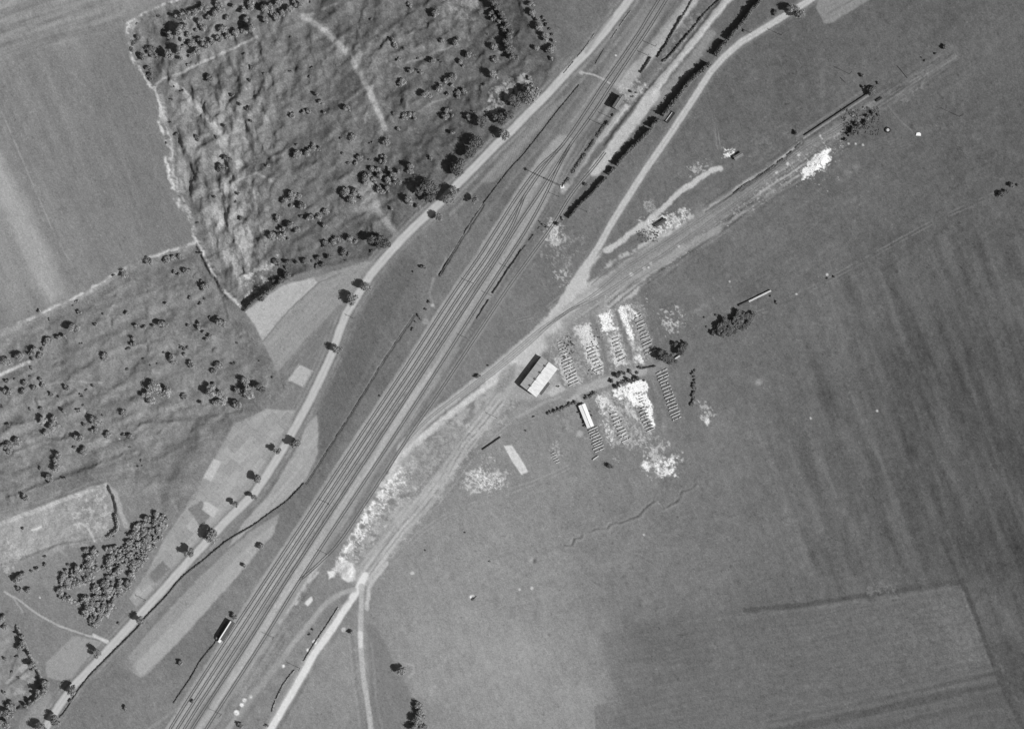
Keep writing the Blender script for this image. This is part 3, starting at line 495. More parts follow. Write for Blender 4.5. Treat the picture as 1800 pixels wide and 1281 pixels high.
patch([(780,750),(830,735),(860,760),(830,800),(790,800)], 190, .2, 5, .7, 12, 165); patch([(840,800),(870,795),(875,812),(850,820)], 215, .15, 4, .7, 6, 166)
poly([(885,783),(899,782),(914,803),(929,829),(916,834),(901,812)], 210, .95, 1.5, .8, tex=14, tscale=5)
poly([(700,810),(750,770),(800,740),(820,760),(790,810),(750,850),(720,850)], 126, .45, 6, 4); patch([(700,800),(800,740),(815,770),(760,840),(720,850)], 170, .25, 5, .6, 8, 167)
patch([(745,1195),(775,1195),(775,1225),(748,1230)], 165, .1, 6, .5, 8, 168); stroke([(715,1165),(727,1170),(728,1182),(718,1188)], 3.5, 158, .7, 1.5, 1)
patch([(1380,330),(1560,300),(1560,400),(1420,420)], 130, .3, 9, .4, 30, 169)
# zigzag trench with spoil
TR = [(1222,850),(1214,858),(1198,862),(1192,877),(1182,884),(1166,892),(1158,882),(1148,880),(1133,892),(1122,905),(1105,912),(1090,917),(1072,920),(1064,930),(1050,928),(1038,932),(1024,935),(1020,944),(1008,945),(1005,957),(990,957)]
stroke([(x+2.5, y+2.5) for x, y in TR], 4, 138, .6, 1.6, 2.5, brk=7)
s, m, d = strmask(TR, 2.8, 1.4, 1.8); m = m*sm(-.5,.2,fbm(X[s],Y[s],9,2,240)); H[s] -= m*.45; T[s] -= m*2  # thin carved line, its shade deepened in the tone
s, m, d = strmask([(x+4, y+3) for x, y in TR], 4, 2, 1); H[s] += m*.3
# pits/spoil in the open field, small mounds
for x, y, r, h in ((937,985,5,-1.3),(829,1051,4,-1.2),(1560,229,1,0),(1150,640,1,0),(1436,288,14,1.6),(1444,280,8,1.0),(612,1005,12,.8),(1100,690,20,.5),(1160,820,22,.5),(240,975,60,.0)):
    s = win(x-40, y-40, x+40, y+40, 0); d = np.hypot(X[s]-x, Y[s]-y); H[s] += h*np.exp(-(d/r)**2*1.4)*(1+.5*fbm(X[s], Y[s], 5, 3, 201))
# banks: railway upper cutting strip, ditch lines
def bank(pts, w, h, warp=1.5):
    s, m, d = strmask(pts, w, w*.35, warp); H[s] += m*h
bank([(1300,-50),(1262,0),(1190,92),(1110,185),(1060,252)], 7, -.9)
bank([(1250,-50),(1205,15),(1130,108)], 16, .5); bank([(1310,-40),(1245,40),(1145,165)], 9, .35)
stroke([(1413,243),(1527,168)], 2.5, 160, .8, .8, .3); stroke([(1400,240),(1520,158)], 4, 132, .6, 1.2, .6); bank([(1300,334),(1350,300),(1410,250)], 5, -.8)
bank([(772,484),(812,420),(850,360)], 3, -.9); bank([(728,554),(670,640),(607,742),(537,850)], 3, -.7); bank([(771,482),(787,455)], 4, -1.2); bank([(1350,297),(1290,338),(1240,372)], 4, -.6)
flat_amp = .10
H += np.where(RNG == 0, flat_amp*fbm(X, Y, 14, 4, 210)+.05*fbm(X, Y, 4, 2, 211), 0)*(1)
H += np.where((RNG == 0), 0.0, 0.0)
for rid in (1, 2, 7): pass
# old furrows and faint texture everywhere; fine grain of tussocks
T += 9*np.exp(-(((X-830)/380)**2+((Y-1100)/260)**2))*(T < 180)
T += 5*fbm((X*.4+Y*.92)/5, -X*.92+Y*.4, 5, 3, 248)*(RNG == 0)
T = np.where(T < 190, T*.975+1, T+ (180-190)*np.clip((215-T)/25, 0, 1)*.0 - 9*np.clip((225-T)/35, 0, 1))
spk = fbm(X, Y, 3.4, 2, 230)*(RNG != 1)
T += -16*sm(.42, .8, spk)+15*sm(.45, .85, -spk)+3.5*fbm(X, Y, 9, 3, 231)
T += 9*(rng.random(T.shape)-.5)*2 * np.where((RNG == 1) | (T > 195), .4, 1)
T = np.clip(T, 40, 254)

# far out the pattern just repeats the meadow tone, broken into big fields
far = sm(0, 400, np.maximum(np.maximum(-90-X, X-1890), np.maximum(-80-Y, Y-1361)))
T = T*(1-far)+far*(112+26*fbm(X, Y, 700, 3, 220))

def lin(t):
    c = np.asarray(t, float)/255.0
    return np.where(c <= .04045, c/12.92, ((c+.055)/1.055)**2.4)
ALB = 1.06
def alb(t): return float(min(.92, lin(t)*ALB))
A = np.minimum(lin(T)*ALB, .93).astype(np.float32)

def hz(px, py):
    i = np.clip(np.searchsorted(gx, px)-1, 0, NX-2); j = np.clip(np.searchsorted(gy, py)-1, 0, NY-2)
    u = (px-gx[i])/(gx[i+1]-gx[i]); v = (py-gy[j])/(gy[j+1]-gy[j])
    return float((H[j,i]*(1-u)+H[j,i+1]*u)*(1-v)+(H[j+1,i]*(1-u)+H[j+1,i+1]*u)*v)

# ================================================================== materials
def new_mat(name):
    m = bpy.data.materials.new(name); m.use_nodes = True
    nt = m.node_tree; b = nt.nodes['Principled BSDF']
    b.inputs['Roughness'].default_value = .95
    b.inputs['Specular IOR Level'].default_value = .08
    return m, nt, b
def ground_mat(name, grain=.10, gscale=1.1, bump=.35, bscale=.9):
    m, nt, b = new_mat(name); N, L = nt.nodes, nt.links
    at = N.new('ShaderNodeAttribute'); at.attribute_name = 'albedo'
    geo = N.new('ShaderNodeNewGeometry')
    n1 = N.new('ShaderNodeTexNoise'); n1.inputs['Scale'].default_value = gscale; n1.inputs['Detail'].default_value = 5; n1.inputs['Roughness'].default_value = .7
    L.new(geo.outputs['Position'], n1.inputs['Vector'])
    mr = N.new('ShaderNodeMapRange'); mr.inputs['From Min'].default_value = .25; mr.inputs['From Max'].default_value = .75
    mr.inputs['To Min'].default_value = 1-grain*2; mr.inputs['To Max'].default_value = 1+grain*2
    L.new(n1.outputs['Fac'], mr.inputs['Value'])
    mu = N.new('ShaderNodeMath'); mu.operation = 'MULTIPLY'
    L.new(at.outputs['Fac'], mu.inputs[0]); L.new(mr.outputs['Result'], mu.inputs[1])
    L.new(mu.outputs[0], b.inputs['Base Color'])
    bp = N.new('ShaderNodeBump'); bp.inputs['Strength'].default_value = bump; bp.inputs['Distance'].default_value = .25
    n2 = N.new('ShaderNodeTexNoise'); n2.inputs['Scale'].default_value = bscale; n2.inputs['Detail'].default_value = 4
    L.new(geo.outputs['Position'], n2.inputs['Vector'])
    L.new(n2.outputs['Fac'], bp.inputs['Height']); L.new(bp.outputs[0], b.inputs['Normal'])
    return m
def plain(name, tone, var=.25, scale=1.5, rough=.9, stretch=None, coord='Position'):
    m, nt, b = new_mat(name); N, L = nt.nodes, nt.links
    b.inputs['Roughness'].default_value = rough
    geo = N.new('ShaderNodeNewGeometry'); tex = N.new('ShaderNodeTexNoise')
    tex.inputs['Scale'].default_value = scale; tex.inputs['Detail'].default_value = 4
    src = geo.outputs['Position']
    if stretch is not None:
        tc = N.new('ShaderNodeTexCoord'); mp = N.new('ShaderNodeMapping'); mp.inputs['Scale'].default_value = stretch
        L.new(tc.outputs['Object'], mp.inputs['Vector']); src = mp.outputs['Vector']
    L.new(src, tex.inputs['Vector'])
    cr = N.new('ShaderNodeMapRange'); a = alb(tone)
    cr.inputs['From Min'].default_value = .3; cr.inputs['From Max'].default_value = .7
    cr.inputs['To Min'].default_value = a*(1-var); cr.inputs['To Max'].default_value = min(.93, a*(1+var))
    L.new(tex.outputs['Fac'], cr.inputs['Value']); L.new(cr.outputs['Result'], b.inputs['Base Color'])
    return m
M = dict(
 ground=ground_mat('meadow_turf', .11, 1.0, .3, 1.4), rough=ground_mat('rough_turf', .15, .9, .4, 1.4),
 road=ground_mat('road_surface', .05, .7, .15, 1.5), dirt=ground_mat('trodden_dirt', .10, .9, .3, 1.2),
 crop=ground_mat('crop_rows', .08, 1.2, .3, 1.6), ballast=ground_mat('ballast_stone', .13, 1.6, .5, 2.5),
 leaf_dark=plain('leaf_dark', 120, .4, .9), leaf_mid=plain('leaf_mid', 146, .4, .8), leaf_pale=plain('leaf_pale', 158, .45, .5), leaf_road=plain('leaf_road', 138, .4, .8), leaf_black=plain('leaf_black', 104, .4, .9),
 bark=plain('bark', 92, .3, 2), steel=plain('rusty_rail', 100, .3, 1), timber=plain('sleeper_timber', 138, .35, 1.2),
 post=plain('tarred_post', 60, .2, 2), concrete=plain('concrete', 196, .15, 1.5), roof=plain('felt_roof', 200, .16, .5, .85, (1.6,.3,1)),
 wallp=plain('rendered_wall', 165, .15, 1.2), darkroof=plain('tarred_roof', 96, .22, 1.2), roofmid=plain('slate_roof', 122, .2, 1),
 opening=plain('door_paint', 70, .2, 2), glass=plain('window_glass', 50, .1, 2, .2), white=plain('limewash', 246, .08, 1.5),
 lwall=plain('earth_brick', 196, .22, 1.2), rubble=plain('chalk_rubble', 240, .2, 1.0), stone=plain('dark_stone', 90, .3, 1.5), metal=plain('painted_metal', 120, .2, 2))

# ================================================================== mesh builder
class MB:
    def __init__(s): s.v = []; s.f = []
    def add(s, v, f):
        o = len(s.v); s.v += [tuple(p) for p in v]; s.f += [tuple(i+o for i in q) for q in f]
    def box(s, c, h, ang=0, taper=1.0):
        ca, sa = math.cos(ang), math.sin(ang); v = []
        for z, k in ((-1, 1), (1, taper)):
            for x, y in ((-1,-1),(1,-1),(1,1),(-1,1)):
                a, b = x*h[0]*k, y*h[1]*k
                v.append((c[0]+a*ca-b*sa, c[1]+a*sa+b*ca, c[2]+z*h[2]))
        s.add(v, [(0,3,2,1),(4,5,6,7),(0,1,5,4),(1,2,6,5),(2,3,7,6),(3,0,4,7)])
    def tube(s, p, q, r0, r1, n=8):
        p = Vector(p); q = Vector(q); d = (q-p).normalized()
        u = d.orthogonal().normalized(); w = d.cross(u); v = []
        for c, r in ((p, r0), (q, r1)):
            for k in range(n):
                a = 2*math.pi*k/n; v.append(c+u*math.cos(a)*r+w*math.sin(a)*r)
        s.add(v, [(k, (k+1) % n, n+(k+1) % n, n+k) for k in range(n)]+[tuple(range(n))[::-1], tuple(range(n, 2*n))])
    def prism(s, pts, z0, z1):
        n = len(pts); v = [(x, y, z0) for x, y in pts]+[(x, y, z1) for x, y in pts]
        s.add(v, [(k, (k+1) % n, n+(k+1) % n, n+k) for k in range(n)]+[tuple(range(n))[::-1], tuple(range(n, 2*n))])
    def mesh(s, name, mat, smooth=False):
        me = bpy.data.meshes.new(name); me.from_pydata(s.v, [], s.f); me.materials.append(mat)
        if smooth: me.polygons.foreach_set('use_smooth', [True]*len(me.polygons))
        me.update(); return me
def link(name, data, parent=None, loc=None):
    o = bpy.data.objects.new(name, data); C.objects.link(o)
    if parent: o.parent = parent
    if loc: o.location = loc
    return o
def tag(o, label, cat=None, group=None, kind=None):
    if label: o['label'] = label
    if cat: o['category'] = cat
    if group: o['group'] = group
    if kind: o['kind'] = kind
    return o
def empty(name, px, py, label, cat, group=None, rot=0, z=None):
    x, y = W(px, py); o = link(name, None, None, (x, y, hz(px, py) if z is None else z)); o.rotation_euler = (0, 0, rot)
    o.empty_display_size = .5
    return tag(o, label, cat, group)

# ================================================================== ground split into its regions (one sheet, shared edges)
fl = RNG[:-1, :-1].ravel()
idx = np.arange(NX*NY).reshape(NY, NX)
quads = np.stack([idx[:-1,:-1], idx[1:,:-1], idx[1:,1:], idx[:-1,1:]], -1).reshape(-1, 4)   # gy grows downward on the photo -> -y
VX = (X.ravel()-900)*S; VY = (640.5-Y.ravel())*S
co = np.stack([VX, VY, H.ravel()], 1).astype(np.float32); Af = A.ravel()
NAMES = {0:('ground','ground'), 1:('main_road','road'), 2:('country_road','road'), 3:('rough_ground','rough'), 4:('path','dirt'), 5:('dirt_yard','dirt'), 6:('crop_field','crop'), 7:('railway_bed','ballast')}
for rid, (nm, mt) in NAMES.items():
    q = quads[fl == rid]
    if not len(q): continue
    used, inv = np.unique(q, return_inverse=True); inv = inv.reshape(-1).astype(np.int32)
    me = bpy.data.meshes.new(nm); me.vertices.add(len(used)); me.vertices.foreach_set('co', co[used].ravel())
    me.loops.add(len(inv)); me.loops.foreach_set('vertex_index', inv)
    me.polygons.add(len(q)); me.polygons.foreach_set('loop_start', np.arange(0, len(inv), 4, dtype=np.int32))
    me.polygons.foreach_set('use_smooth', np.ones(len(q), bool))
    me.update(calc_edges=True)
    at = me.attributes.new('albedo', 'FLOAT', 'POINT'); at.data.foreach_set('value', Af[used])
    me.materials.append(M[mt]); o = link(nm, me); o['kind'] = 'structure'

# ================================================================== railway tracks
def densify(pts, step):
    a = np.array([W(*p) for p in pts], float)
    # Catmull-Rom smoothing
    out = []
    P = np.vstack([2*a[0]-a[1], a, 2*a[-1]-a[-2]])
    for i in range(1, len(P)-2):
        p0, p1, p2, p3 = P[i-1], P[i], P[i+1], P[i+2]
        n = max(2, int(np.hypot(*(p2-p1))/step))
        for t in np.arange(n)/n:
            out.append(.5*((2*p1)+(-p0+p2)*t+(2*p0-5*p1+4*p2-p3)*t*t+(-p0+3*p1-3*p2+p3)*t**3))
    out.append(P[-2]); out = np.array(out)
    d = np.concatenate([[0], np.cumsum(np.hypot(*np.diff(out, axis=0).T))]); L = d[-1]
    t = np.arange(0, L, step); return np.stack([np.interp(t, d, out[:,0]), np.interp(t, d, out[:,1])], 1)
def sweep(path, offs, z0, z1, hw):
    g = np.gradient(path, axis=0); g /= np.linalg.norm(g, axis=1)[:,None]; n = np.stack([-g[:,1], g[:,0]], 1)
    v = []
    for (p, m_) in zip(path, n):
        for o_, z in ((offs-hw, z0), (offs-hw*.7, z1), (offs+hw*.7, z1), (offs+hw, z0)): v.append((p[0]+m_[0]*o_, p[1]+m_[1]*o_, z))
    f = []
    for i in range(len(path)-1):
        for k in range(3): f.append((4*i+k, 4*i+k+1, 4*i+4+k+1, 4*i+4+k))
    mb = MB(); mb.v = v; mb.f = f; return mb
def track(pts, label, group='railway tracks', sunk=False):
    p = densify(pts, 3.0); c = p[len(p)//2]
    t = link('railway_track', None, None, (float(c[0]), float(c[1]), 0)); tag(t, label, 'railway track', group)
    q = p-c
    for sg in (-1, 1): link('rail', sweep(q, sg*.76, *((-.05, .09, .07) if sunk else (.16, .32, .10))).mesh('rail', M['steel']), t)
    sp = densify(pts, .66)-c; g = np.gradient(sp, axis=0); an = np.arctan2(g[:,1], g[:,0]); mb = MB()
    for (x, y), a in zip(sp, an): mb.box((x, y, -.035 if sunk else .07), (.12, 1.25+random.uniform(-.06,.06), .055), a+random.uniform(-.02,.02))
    s_ = link('sleepers', mb.mesh('sleepers', M['timber']), t); s_['kind'] = 'stuff'
track(TA, 'westernmost railway track, first from the meadow side of the yard')
track(TB, 'second railway track from the meadow side of the yard')
track(TC, 'third railway track, beside the dark cinder strip')
track(TD, 'fourth railway track, the long one passing nearest the signal box')
track(TE, 'fifth railway track, just east of the pale gravel strip')
track(TF, 'easternmost yard track, running down beside the chalky siding')
track(SP[1:], 'long siding curving northeast past the white chalk heap', 'siding tracks', True)
track(SQ, 'short siding loop southeast of the long siding', 'siding tracks', True)
track(SR, 'short siding track crossing the pale yard near the big shed', 'siding tracks', True)

# ================================================================== foliage
def leaf_cloud(n, size, lumps, seed, flat=.85, core=True):
    r = np.random.default_rng(seed); cl = []
    for k in range(lumps):
        a = r.uniform(0, 6.28); d = r.uniform(.15, .78)*(k > 0); cl.append((math.cos(a)*d, math.sin(a)*d, r.uniform(.55, 1.15)*flat, r.uniform(.26, .56)))
    v = []; f = []
    per = n//lumps
    for cx, cy, cz, cr in cl:
        d = r.normal(size=(per, 3)); d /= np.linalg.norm(d, axis=1)[:,None]; d[:,2] = np.abs(d[:,2])*.9+d[:,2]*.1
        rad = cr*r.uniform(.72, 1.12, per)
        c = np.stack([cx+d[:,0]*rad, cy+d[:,1]*rad, cz+d[:,2]*rad*.85], 1)
        nrm = d+r.normal(size=(per, 3))*.45; nrm /= np.linalg.norm(nrm, axis=1)[:,None]
        t = np.cross(nrm, r.normal(size=(per, 3))); t /= np.linalg.norm(t, axis=1)[:,None]; b = np.cross(nrm, t)
        sz = size*r.uniform(.6, 1.3, per)[:,None]
        for q in ((-1,-.6),(1,-.7),(.8,.7),(-.9,.6)):
            v.append(c+t*sz*q[0]+b*sz*q[1])
    # reorder: each lump pushed 4 corner arrays
    V = []; k = 0
    for li in range(len(cl)):
        A4 = np.stack(v[4*li:4*li+4], 1).reshape(-1, 3); V.append(A4)
    V = np.concatenate(V); F = [(i, i+1, i+2, i+3) for i in range(0, len(V), 4)]
    mb = MB(); mb.v = [tuple(p) for p in V]; mb.f = F
    if core:
        for cx, cy, cz, cr in cl:
            k = cr*.78; o = len(mb.v); n1, n2 = 4, 7
            for a in range(n1+1):
                th = math.pi*a/n1
                for b_ in range(n2):
                    ph = 2*math.pi*b_/n2; rr = k*random.uniform(.85, 1.1)
                    mb.v.append((cx+rr*math.sin(th)*math.cos(ph), cy+rr*math.sin(th)*math.sin(ph), cz*.82+rr*math.cos(th)*1.05))
            for a in range(n1):
                for b_ in range(n2):
                    mb.f.append((o+a*n2+b_, o+a*n2+(b_+1) % n2, o+(a+1)*n2+(b_+1) % n2, o+(a+1)*n2+b_))
    return mb
def set_mats(me, m): me.materials.clear(); me.materials.append(m)
BUSH = {}
for tone in ('leaf_dark', 'leaf_mid', 'leaf_pale', 'leaf_road', 'leaf_black'):
    BUSH[tone] = [[leaf_cloud(n, sz, lp, 100*k+j, .8).mesh('foliage', M[tone]) for j in range(6)] for k, (n, sz, lp) in enumerate(((120, .18, 4), (330, .115, 7), (900, .072, 13)))]
def trunk_mesh(seed, top=1.0):
    r = random.Random(seed); mb = MB(); mb.tube((0,0,-.15), (0,0,.55*top), .10, .07, 7); mb.tube((0,0,.55*top), (.03,.02,1.0*top), .07, .03, 6)
    for k in range(4):
        a = k*1.6+r.uniform(0,.8); mb.tube((0,0,.45*top), (math.cos(a)*.38, math.sin(a)*.38, (.85+.1*r.random())*top), .045, .015, 5)
    return mb.mesh('trunk', M['bark'])
TRUNKS = [trunk_mesh(k) for k in range(3)]
TALLTR = [trunk_mesh(k, 1.6) for k in range(3)]

LAND = [('round pit in the old quarry',390,290),('northwest quarry corner',228,45),('quarry top orchard',370,50),('fork of the quarry path',630,112),
 ('pale inner track of the quarry',355,190),('bend in the lower quarry path',655,355),('quarry corner by the garden plots',440,535),('roadside bank of the quarry',810,290),
 ('shallow hollow on the quarry floor',770,150),('northeast quarry hedge',880,40),('smooth rough-ground rectangle',115,635),('pale scooped pit at the left',170,900),
 ('lone mound in the rough ground',210,720),('rubbly ridge in the rough ground',290,600),('gully along the lower rough ground',430,690),('left edge bank by the small woodland',30,1200),
 ('bottom left road bend',110,1225),('woodland corner at the chalk path',165,1085),('signal box',1084,182),('tall mast in the railway yard',988,328),('large gabled shed',948,662),
 ('earth wall rows of the drying yard',1130,640),('long pale hut',1031,730),('elongated thorn grove',1290,565),('white chalk heap',1436,288),('far end of the siding',1530,180),
 ('field hedge stump at the right edge',1770,330),('narrow wagon-like shed by the tracks',400,1107),('road fork at the bottom',635,1040),('garden plots by the main road',400,860),
 ('white path end on the meadow',760,535),('country road bend at the top',1400,20),('small dark hut on the meadow',1297,275),('solitary round bush ring',706,1177),('narrow belt at the bottom edge',730,1260),
 ('zigzag trench',1130,895),('west rim of the rough ground',220,475),('quarry thicket',520,260),('south quarry slope thicket',560,390),('ridge of bushes by the rough ground hollow',75,800)]
_rank = {}
SIZES = [(1.0,'tiny'),(1.7,'small'),(2.6,'medium'),(3.8,'large'),(99,'very large')]
def ordinal(n): 
    return {1:'closest',2:'second closest',3:'third closest'}.get(n, '%d%s closest' % (n, 'th' if 10 <= n % 100 <= 20 else {1:'st',2:'nd',3:'rd'}.get(n % 10, 'th')))
PLANTS = []      # (px,py,r_m,kind,tone,height)
def Bs(ox, oy, k, lst, tone='leaf_mid', kind='bush', h=None):
    for zx, zy, zr in lst:
        r = zr/k*S*(1.3 if kind == 'tree2' else 1.25 if zr < 24 else 1.1); px = ox+zx/k; py = oy+zy/k
        px += .5*r/S*.9; py += .5*r/S*.42
        kd = kind if kind != 'bush' or zr < 24 else 'tree'
        PLANTS.append((px, py, max(.55, r), kd, tone, h))
K = 2.98
Bs(0,0,K,[(925,88,14),(950,85,18),(975,80,18),(1000,70,14),(1015,58,18),(1050,35,18),(1070,38,18),(1120,62,20),(1135,20,18),(1155,45,14),(1090,88,14),(1040,108,16),(1180,85,14),(1215,25,12),(1265,50,16),(1300,22,22),(1275,90,14),(1305,140,20),(1265,155,16),(1225,168,18),(1185,188,18),(1160,145,20),(1060,145,16),(1025,155,10),(940,140,20),(965,138,16),(930,170,14),(985,180,14),(945,208,12),(1000,225,16),(1045,203,14),(1068,238,18),(1100,222,16),(1140,205,18),(930,262,20),(960,238,10),(875,165,12),(880,190,14),(880,280,22),(990,292,10),(1025,270,18),(940,310,12),(978,335,8)], 'leaf_mid', 'tree2')
Bs(0,0,K,[(705,185,12),(685,220,14),(680,260,12),(730,290,18),(775,255,23),(790,285,20),(768,350,14),(770,390,18),(775,415,12),(825,80,10),(1083,398,20),(1300,418,10),(1308,345,12),(1275,278,8),(1205,495,12),(1250,545,10),(1290,562,16),(905,450,6),(950,472,7),(895,515,8),(1028,717,14),(1130,718,8),(1175,658,10),(1310,635,10),(870,750,6),(1150,875,26),(1170,825,14),(1200,830,8),(915,700,10),(890,640,6),(1238,1012,10),(1115,1030,9),(1228,1052,7),(1255,1140,12),(1030,1165,7),(710,115,8)], 'leaf_dark')
Bs(450,0,K,[(40,45,18),(65,30,14),(110,15,16),(100,88,16),(45,100,14),(130,65,14),(170,48,16),(190,10,10),(215,30,18),(280,10,8),(75,62,12)], 'leaf_mid', 'tree2')
Bs(450,0,K,[(800,15,14),(930,68,18),(595,95,8),(712,210,12),(720,235,14),(965,208,14),(1035,210,18),(740,305,12),(845,297,8),(912,310,16),(965,315,8),(775,250,7),(803,365,14),(853,370,14),(750,425,20),(885,488,24),(950,455,20),(985,415,12),(1020,398,20),(1018,440,12),(1045,475,14),(1083,472,14),(1000,490,10),(1050,508,12),(1110,285,18),(1060,315,14),(1080,345,10),(985,605,18),(995,570,14),(1020,600,10),(770,600,20),(800,590,16),(820,615,12),(733,668,12),(712,592,8),(467,568,18),(185,598,14),(235,582,12),(265,582,14),(350,582,10),(308,492,12),(335,528,14),(178,370,9),(38,378,8),(290,350,8),(275,400,9),(180,188,7),(1110,610,14),(1143,588,8),(1022,690,12),(910,825,12),(670,740,18),(600,745,8),(495,712,18),(437,722,7),(480,848,10),(445,802,9),(535,820,16),(520,850,12),(660,820,14),(655,845,18),(560,915,22),(570,940,18),(600,880,16),(630,890,18),(640,915,16),(690,885,12),(610,935,14),(680,940,18),(715,915,18),(740,895,10),(640,985,20),(680,985,14),(660,1005,12),(735,950,16),(800,870,18),(800,895,14),(205,805,18),(255,790,18),(285,765,16),(323,775,12),(205,755,8),(55,870,10),(590,835,8),(455,998,22),(515,1010,20),(488,1045,24),(545,1030,12),(140,1045,14),(172,1020,23),(215,1025,16),(232,1068,18),(180,1080,12),(350,1105,18),(320,1135,18),(285,1130,14),(265,1135,14),(228,1132,9),(352,1178,14),(100,1140,18),(130,1200,14),(175,1175,18),(205,1205,16),(165,1252,10),(80,1235,26),(115,1240,23),(140,1215,12),(702,1092,10),(790,1050,26),(840,1080,14),(1235,392,24),(1240,300,18),(1235,240,18),(1190,440,8),(1210,172,7),(1240,95,16),(1225,65,14),(1265,105,14),(1290,150,18),(355,1270,14),(395,1255,18),(430,1250,14),(485,1250,18),(520,1265,12)], 'leaf_mid')
Bs(450,0,K,[(1175,635,28),(1140,740,38),(1110,800,30),(1030,870,42),(1265,620,36),(1310,600,28),(1330,520,20),(890,970,42),(900,1030,32),(855,1000,22),(600,1250,20),(640,1262,34),(680,1270,24)], 'leaf_black', 'tree', 6.2)
Bs(450,0,K,[(1240,15,16),(1255,40,16),(1275,75,16),(1290,100,14),(1310,130,14),(1315,180,20),(1310,220,25),(1320,260,24),(1335,300,14)], 'leaf_dark', 'tree', 5.5)
Bs(900,0,K,[(95,20,14),(100,70,16),(125,105,12),(135,145,20),(170,190,18),(185,265,18),(205,255,16),(120,250,14),(215,220,10),(200,310,10)], 'leaf_mid', 'tree2')
Bs(900,0,K,[(160,90,9),(170,110,9),(180,130,10),(195,155,9),(205,180,8),(80,410,9),(95,440,9),(5,290,20)], 'leaf_dark')
Bs(900,0,K,[(20,505,30),(0,540,28)], 'leaf_dark', 'tree', 5)
Bs(900,0,K,[(525,600,8),(495,645,11),(230,1168,12),(378,968,12),(165,1180,8),(180,1190,8),(145,1160,5),(258,1145,8),(615,478,9),(650,485,6),(630,508,7),(1210,163,7)], 'leaf_dark')  # first two bushes stand in for dark shade along a bank
Bs(1350,0,K,[(165,72,14),(30,65,14),(920,245,12),(872,282,8),(820,318,6),(805,302,5),(483,395,12),(490,455,10),(545,460,14),(570,435,8),(540,590,12),(460,650,16),(440,680,18),(470,700,10),(500,640,14),(400,730,10),(575,600,8),(420,700,12),(515,610,10),(135,695,12),(1265,965,14),(1215,1010,18),(1240,1000,12),(1300,970,8),(1200,1025,8)], 'leaf_dark')
Bs(1350,0,K,[(520,475,22)], 'leaf_dark', 'tree', 3.5)
Bs(0,420,K,[(770,105,22),(640,178,25),(593,190,10),(870,105,20),(890,95,16),(935,90,14),(905,170,10),(930,180,10),(965,165,14),(985,160,8),(1050,75,8),(1062,250,22),(1047,338,12),(1050,215,8),(1070,310,8),(1093,408,7),(1135,430,18),(1160,440,16),(1135,405,8),(862,335,10),(988,305,8),(655,385,12),(535,390,7),(408,382,12),(395,325,10),(375,350,6),(200,375,10),(250,420,8),(495,448,10),(375,455,25),(395,470,14),(705,450,12),(750,460,12),(835,448,18),(855,445,14),(800,450,10),(975,452,12),(1035,440,12),(1030,465,10),(1060,485,10),(1075,520,12),(1095,505,10),(695,520,12),(690,550,14),(665,570,10),(245,530,16),(225,545,12),(260,525,12),(300,512,14),(330,512,12),(170,580,18),(150,600,12),(210,575,10),(95,612,24),(18,635,22),(200,610,14),(160,625,10),(155,675,8),(422,548,7),(542,613,16),(657,680,8),(745,630,8),(890,620,22),(905,640,14),(965,605,12),(990,652,16),(960,575,10),(945,560,10),(975,570,8),(850,595,8),(1137,655,18),(1110,690,14),(1222,655,10),(1240,545,6),(820,650,6),(785,660,6),(30,745,12),(70,735,8),(120,750,14),(30,800,20),(112,795,14),(172,775,16),(150,718,7),(205,730,12),(210,760,14),(260,810,12),(340,780,14),(300,825,7),(420,815,10),(475,765,10),(445,790,7),(955,820,16),(1045,853,12),(1112,755,12),(1280,740,25),(1235,790,16),(1260,800,18),(1230,855,22),(1330,770,12),(1320,820,12),(5,880,10),(150,890,8),(205,888,12),(325,903,12),(403,893,12),(430,868,7),(640,908,16),(530,920,6),(37,972,10),(485,948,22),(520,965,12),(435,972,10),(487,1002,16),(405,1040,20),(552,1020,18),(670,1030,16),(635,1025,10),(420,1105,20),(380,1085,10),(75,1055,22),(40,1075,18),(10,1080,14),(35,1115,14),(295,1140,22),(285,1190,20),(245,1252,22),(205,1200,9),(335,1250,10),(675,1088,6),(720,1188,6),(738,1185,5),(730,1160,7)], 'leaf_mid')
Bs(0,420,K,[(800,770,32),(835,800,28),(760,815,20),(780,840,20),(870,800,26),(1090,790,30),(1135,800,22),(1160,840,26),(1290,800,28),(215,945,20),(270,940,16),(290,975,14),(240,1015,16),(260,975,20),(1120,850,16)], 'leaf_pale', 'tree')
Bs(450,420,K,[(95,122,20),(160,115,14),(210,125,12),(250,115,14),(150,185,20),(130,215,14),(155,155,10),(320,95,14),(375,95,14),(340,130,14),(365,20,16),(345,30,10),(450,65,18),(480,75,12),(600,60,10),(470,115,6),(90,215,12),(20,310,14),(50,280,12),(85,260,10),(310,140,10),(290,120,8),(870,145,12),(823,172,6),(18,637,5),(85,722,6),(900,330,8),(885,370,8),(850,400,9),(835,432,6),(815,470,8),(860,420,6),(645,822,6),(1155,715,12),(1215,660,6),(15,765,16),(30,790,14)], 'leaf_dark')
